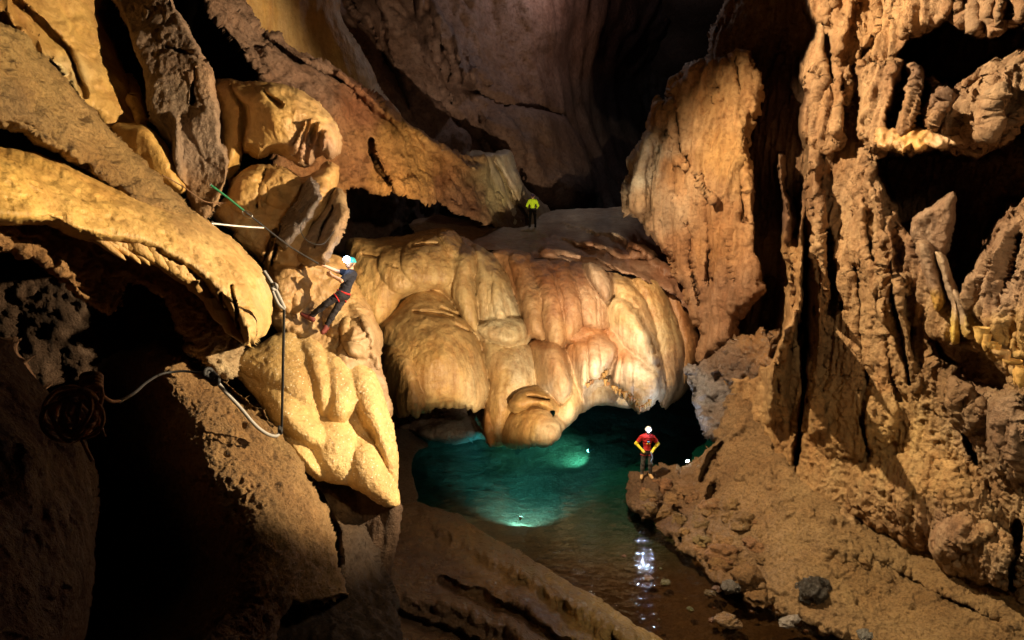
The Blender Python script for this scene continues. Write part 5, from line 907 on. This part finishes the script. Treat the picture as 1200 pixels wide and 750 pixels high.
LENS = plain('lit_lens', (.9, .95, 1), .3, emit=(.50, .72, 1.0), estr=45.0, var=0.0)
def person(root, J, C, vox=.011, eyes_on=True, lens=True, lens_r=.045):
    """J: joints; C: materials. Body is one skin surface, clothes are slightly larger surfaces over it"""
    hd, s, up, fwd = head(J['head'], J['fwd'], J['up'])
    mid = (J['shl'] + J['shr']) / 2; hip = (J['hipl'] + J['hipr']) / 2; waist = mid * .42 + hip * .58
    nb = J['head'] - up * .13 - fwd * .03
    torso = [(J['shl'] * .8 + mid * .2, J['shr'] * .8 + mid * .2, .07, .07), (mid, waist, .125, .105), (J['shl'] * .55 + mid * .45, waist, .10, .09), (J['shr'] * .55 + mid * .45, waist, .10, .09), (mid, nb, .06, .052)]
    pelvis = [(waist, hip, .105, .115), (J['hipl'], J['hipr'], .105, .105)]
    arms, fore, legs, feet, hands = [], [], [], [], []
    for a in 'lr':
        arms += [(J['sh' + a], J['el' + a], .056, .045)]; fore += [(J['el' + a], J['wr' + a], .045, .031)]
        legs += [(J['hip' + a], J['kn' + a], .088, .060), (J['kn' + a], J['kn' + a] * .6 + J['an' + a] * .4, .058, .058), (J['kn' + a] * .6 + J['an' + a] * .4, J['an' + a], .057, .040)]
        tv = J['to' + a] - J['an' + a]; hl = J['an' + a] - tv * .25 + V3(0, 0, -.05)
        feet += [(J['an' + a], hl, .045, .042), (hl, J['to' + a], .042, .036), (J['an' + a], J['to' + a] * .5 + J['an' + a] * .5 + V3(0, 0, -.03), .045, .042)]
        hands += hand(J['wr' + a], J['hd' + a], J['th' + a], J['bk' + a], curl=J.get('curl', .6))
    body = figure('body', hd + torso + pelvis + arms + fore + legs + feet + hands, vox, SKIN, root, .022)
    gw = lambda L_, e: [(a, b, c + e, d_ + e) for a, b, c, d_ in L_]
    half = [(a, a * (1 - C['sleeve']) + b * C['sleeve'], c + .02, c + .016) for a, b, c, d_ in arms]
    shirt = figure('shirt', gw(torso[:4], .014) + half + [(waist, waist * .5 + hip * .5, .122, .128)], vox, C['shirt'], root, .025, .012)
    if C.get('forearm'): 
        for a in 'lr': figure('sleeve', [(J['sh' + a] * .35 + J['el' + a] * .65, J['el' + a], .062, .058), (J['el' + a], J['wr' + a], .058, .042)], vox, C['forearm'], root)
    figure('trousers', gw(pelvis[1:], .018) + [(waist * .25 + hip * .75, hip, .125, .128)] + gw(legs, .016), vox, C['trousers'], root, .025, .013)
    for i in (0, 1): figure('boot', gw(feet[3 * i:3 * i + 3], .012) , vox, C['boots'], root, .015)
    if C.get('glove'):
        nh = len(hands) // 2
        for i in (0, 1): figure('glove', gw(hands[i * nh:(i + 1) * nh], .006), .008, C['glove'], root, .008)
    if C.get('belt'):
        ax = (mid - hip) / np.linalg.norm(mid - hip); sx = J['hipl'] - J['hipr']; sx = sx - ax * (sx @ ax); sx /= np.linalg.norm(sx); fx = np.cross(sx, ax)
        pc = waist * .35 + hip * .65
        hb = tube('harness', [pc + sx * .152 * math.cos(t) + fx * .138 * math.sin(t) for t in np.linspace(0, 2 * math.pi, 13)[:-1]], .020, C['belt'], root, cyc=True)
        for a in 'lr':
            h0 = J['hip' + a] * .72 + J['kn' + a] * .28; la = J['kn' + a] - J['hip' + a]; la /= np.linalg.norm(la); u1 = sx - la * (sx @ la); u1 /= np.linalg.norm(u1); u2 = np.cross(la, u1)
            tube('leg_loop', [h0 + .102 * (u1 * math.cos(t) + u2 * math.sin(t)) for t in np.linspace(0, 2 * math.pi, 11)[:-1]], .013, C['belt'], hb, cyc=True)
    figure('hair', [(J['head'] + up * .035 - fwd * .035, J['head'] + up * .01 - fwd * .06, .088, .07)], .01, HAIR, root)
    if eyes_on: eyes(J['head'], s, up, fwd, root)
    return helmet(J['head'], s, up, fwd, C['helmet'], root, LENS, lens_r, lens), fwd
def cloth(n, c, **k): return plain(n, c, .85, bump=.5, bscale=60, var=.3, vscale=7, **k)

# caver in red standing on the rubble, hands on hips, facing us
O = at(757, 559, surf(757, 560, 21.75) + .08)
def loc(x, y, z): return O + V3(x, y, z)      # x right, y away, z up
J = dict(head=loc(.02, -.02, 1.66), fwd=V3(-.12, -1, -.12), up=V3(0, 0, 1), shl=loc(.19, 0, 1.42), shr=loc(-.19, 0, 1.42), ell=loc(.37, .06, 1.16), elr=loc(-.36, .06, 1.17), wrl=loc(.20, -.07, 1.00), wrr=loc(-.20, -.07, 1.01),
         hdl=V3(-.6, -.5, -.5), hdr=V3(.6, -.5, -.5), thl=V3(0, .6, .6), thr=V3(0, .6, .6), bkl=V3(.3, -1, .2), bkr=V3(-.3, -1, .2), hipl=loc(.10, 0, .93), hipr=loc(-.10, 0, .93), knl=loc(.12, -.06, .50), knr=loc(-.13, -.03, .50), anl=loc(.14, .02, .10), anr=loc(-.15, -.02, .10), tol=loc(.18, -.18, .035), tor=loc(-.20, -.20, .035))
rp = empty('person', tuple(O)); tag(rp, 'caver in red shirt and yellow sleeves standing with hands on hips above the pool', 'person')
hp, fw = person(rp, J, dict(shirt=cloth('red_shirt', (.42, .012, .012)), sleeve=.62, forearm=cloth('yellow_sleeve', (.75, .62, .03)), trousers=cloth('grey_trousers', (.055, .05, .048)), boots=plain('tan_boot', (.42, .26, .12), .8), glove=cloth('yellow_glove', (.75, .66, .05)), belt=cloth('red_strap', (.3, .02, .02)), helmet=plain('white_helmet', (.75, .78, .8), .35)), lens_r=.065)
figure('shirt_emblem', [(loc(-.01, -.142, 1.30), loc(.03, -.142, 1.30), .026, .026)], .008, plain('blue_print', (.1, .3, .55), .8), rp, .004)
for a in (-.03, .05): figure('shirt_emblem', [(loc(a - .012, -.142, 1.23), loc(a + .012, -.140, 1.24), .016, .016)], .008, plain('yellow_print', (.75, .5, .05), .8), rp, .004)
tube('lanyard', [loc(.10, -.15, .95), loc(.16, -.16, .75), loc(.12, -.14, .62), loc(.19, -.10, .5)], .018, plain('blue_strap', (.25, .38, .7), .5), rp)
lamp('headlamp_beam_red', 'SPOT', tuple(hp + fw * .16), 150, (.75, .86, 1.0), tuple(hp + fw * 5), 120, .8, .03)
# far caver on the ledge, back to us
O = at(624, 266.5, surf(624, 268, 34.5, ('ledge',)) + .1)
J = dict(head=loc(0, 0, 1.63), fwd=V3(.1, 1, .05), up=V3(0, 0, 1), shl=loc(-.19, 0, 1.41), shr=loc(.19, 0, 1.41), ell=loc(-.30, -.02, 1.15), elr=loc(.30, -.02, 1.15), wrl=loc(-.24, .18, 1.02), wrr=loc(.24, .18, 1.02), hdl=V3(.5, .8, 0), hdr=V3(-.5, .8, 0), thl=V3(0, 0, 1), thr=V3(0, 0, 1), bkl=V3(-1, 0, 0), bkr=V3(1, 0, 0),
         hipl=loc(-.10, 0, .92), hipr=loc(.10, 0, .92), knl=loc(-.13, .02, .50), knr=loc(.13, .02, .50), anl=loc(-.15, -.02, .10), anr=loc(.15, -.02, .10), tol=loc(-.18, .16, .04), tor=loc(.18, .16, .04))
fp = empty('person', tuple(O)); tag(fp, 'distant caver in neon yellow jacket and black trousers standing on the far ledge', 'person')
neon = cloth('neon_jacket', (.50, .80, .02))
person(fp, J, dict(shirt=neon, sleeve=.98, forearm=neon, trousers=cloth('black_trousers', (.012, .012, .014)), boots=plain('black_boot', (.02, .02, .02), .7), belt=cloth('dark_strap', (.03, .03, .03)), helmet=plain('purple_helmet', (.05, .025, .08), .4)), vox=.016, eyes_on=False, lens=False)
# climber leaning back on the hand line
D0 = .5 * (surf(360, 374) + surf(381, 389)) - .14
def c3(px, py, dz=0.0): return at(px, py, D0 + dz)
J = dict(head=c3(411, 308.5, 0), fwd=V3(-.45, -.85, .05), up=V3(.22, 0, 1), shl=c3(407, 323, -.16), shr=c3(414, 322, .16), ell=c3(400, 329, -.30), elr=c3(395, 318, .05), wrl=c3(389, 323, -.30), wrr=c3(378, 310.5, -.12), hdl=V3(-.9, .2, .35), hdr=V3(-.9, 0, .45), thl=V3(0, -.2, 1), thr=V3(0, -.2, 1), bkl=V3(0, -1, .3), bkr=V3(0, -1, .3),
         hipl=c3(399, 346, -.10), hipr=c3(404, 346, .09), knl=c3(382, 356, -.2), knr=c3(392.5, 365, -.05), anl=c3(364, 371, -.1), anr=c3(382, 383, -.12), tol=c3(354, 368, -.1), tor=c3(378, 389.5, -.28), curl=.9)
cp_ = empty('person', tuple(c3(378, 388))); tag(cp_, 'climber in navy shirt with red belt leaning back on the hand line', 'person')
hp2, fw2 = person(cp_, J, dict(shirt=cloth('navy_shirt', (.010, .011, .024)), sleeve=.7, trousers=cloth('dark_trousers', (.012, .009, .014)), boots=plain('red_shoe', (.14, .025, .02), .7), belt=cloth('red_belt', (.5, .02, .02)), helmet=plain('teal_helmet', (.03, .36, .45), .35)), lens_r=.075)
lamp('headlamp_beam_climber', 'SPOT', tuple(hp2 + fw2 * .10), 22, (.8, .9, 1.0), tuple(hp2 + fw2 * 5 + V3(0, 0, -1.2)), 70, .8, .03)

# ------------------------------------------------------------------ diving torches: two in the pool, one on the rubble
LENS2 = plain('torch_lens', (.9, 1, 1), .3, emit=(.75, 1.0, .98), estr=70.0, var=0.0)
M_TORCH = plain('torch_body', (.03, .03, .035), .4, .3)
def torch(p, dirv, label, energy, ang, col, group=None, lr=.06):
    p = np.array(p, float); dv = np.array(dirv, float); dv /= np.linalg.norm(dv)
    r = empty('diving_torch', tuple(p)); tag(r, label, 'torch', group)
    figure('body', [(p - dv * .26, p - dv * .08, .032, .034), (p - dv * .08, p - dv * .02, .05, .062)], .01, M_TORCH, r)
    figure('lens', [(p, p + dv * .01, lr, lr)], .012, LENS2, r)
    lamp('torch_beam', 'SPOT', tuple(p + dv * .12), energy, col, tuple(p + dv * 3), ang, 1.0, .05)
torch(at(610, 607, 22.3), (.06, .9, -.30), 'lit diving torch sunk at the near edge of the green pool', 2600, 110, (.42, .95, 1.0))
torch(at(690, 528, 27.2), (-.5, .7, -.45), 'lit diving torch in the water beneath the flowstone overhang', 900, 95, (.45, 1.0, .75))
torch(at(806, 541, 22.3), (-.35, .35, .8), 'lit torch lying among the dark rocks behind the red shirted caver', 350, 140, (.75, .88, 1.0))
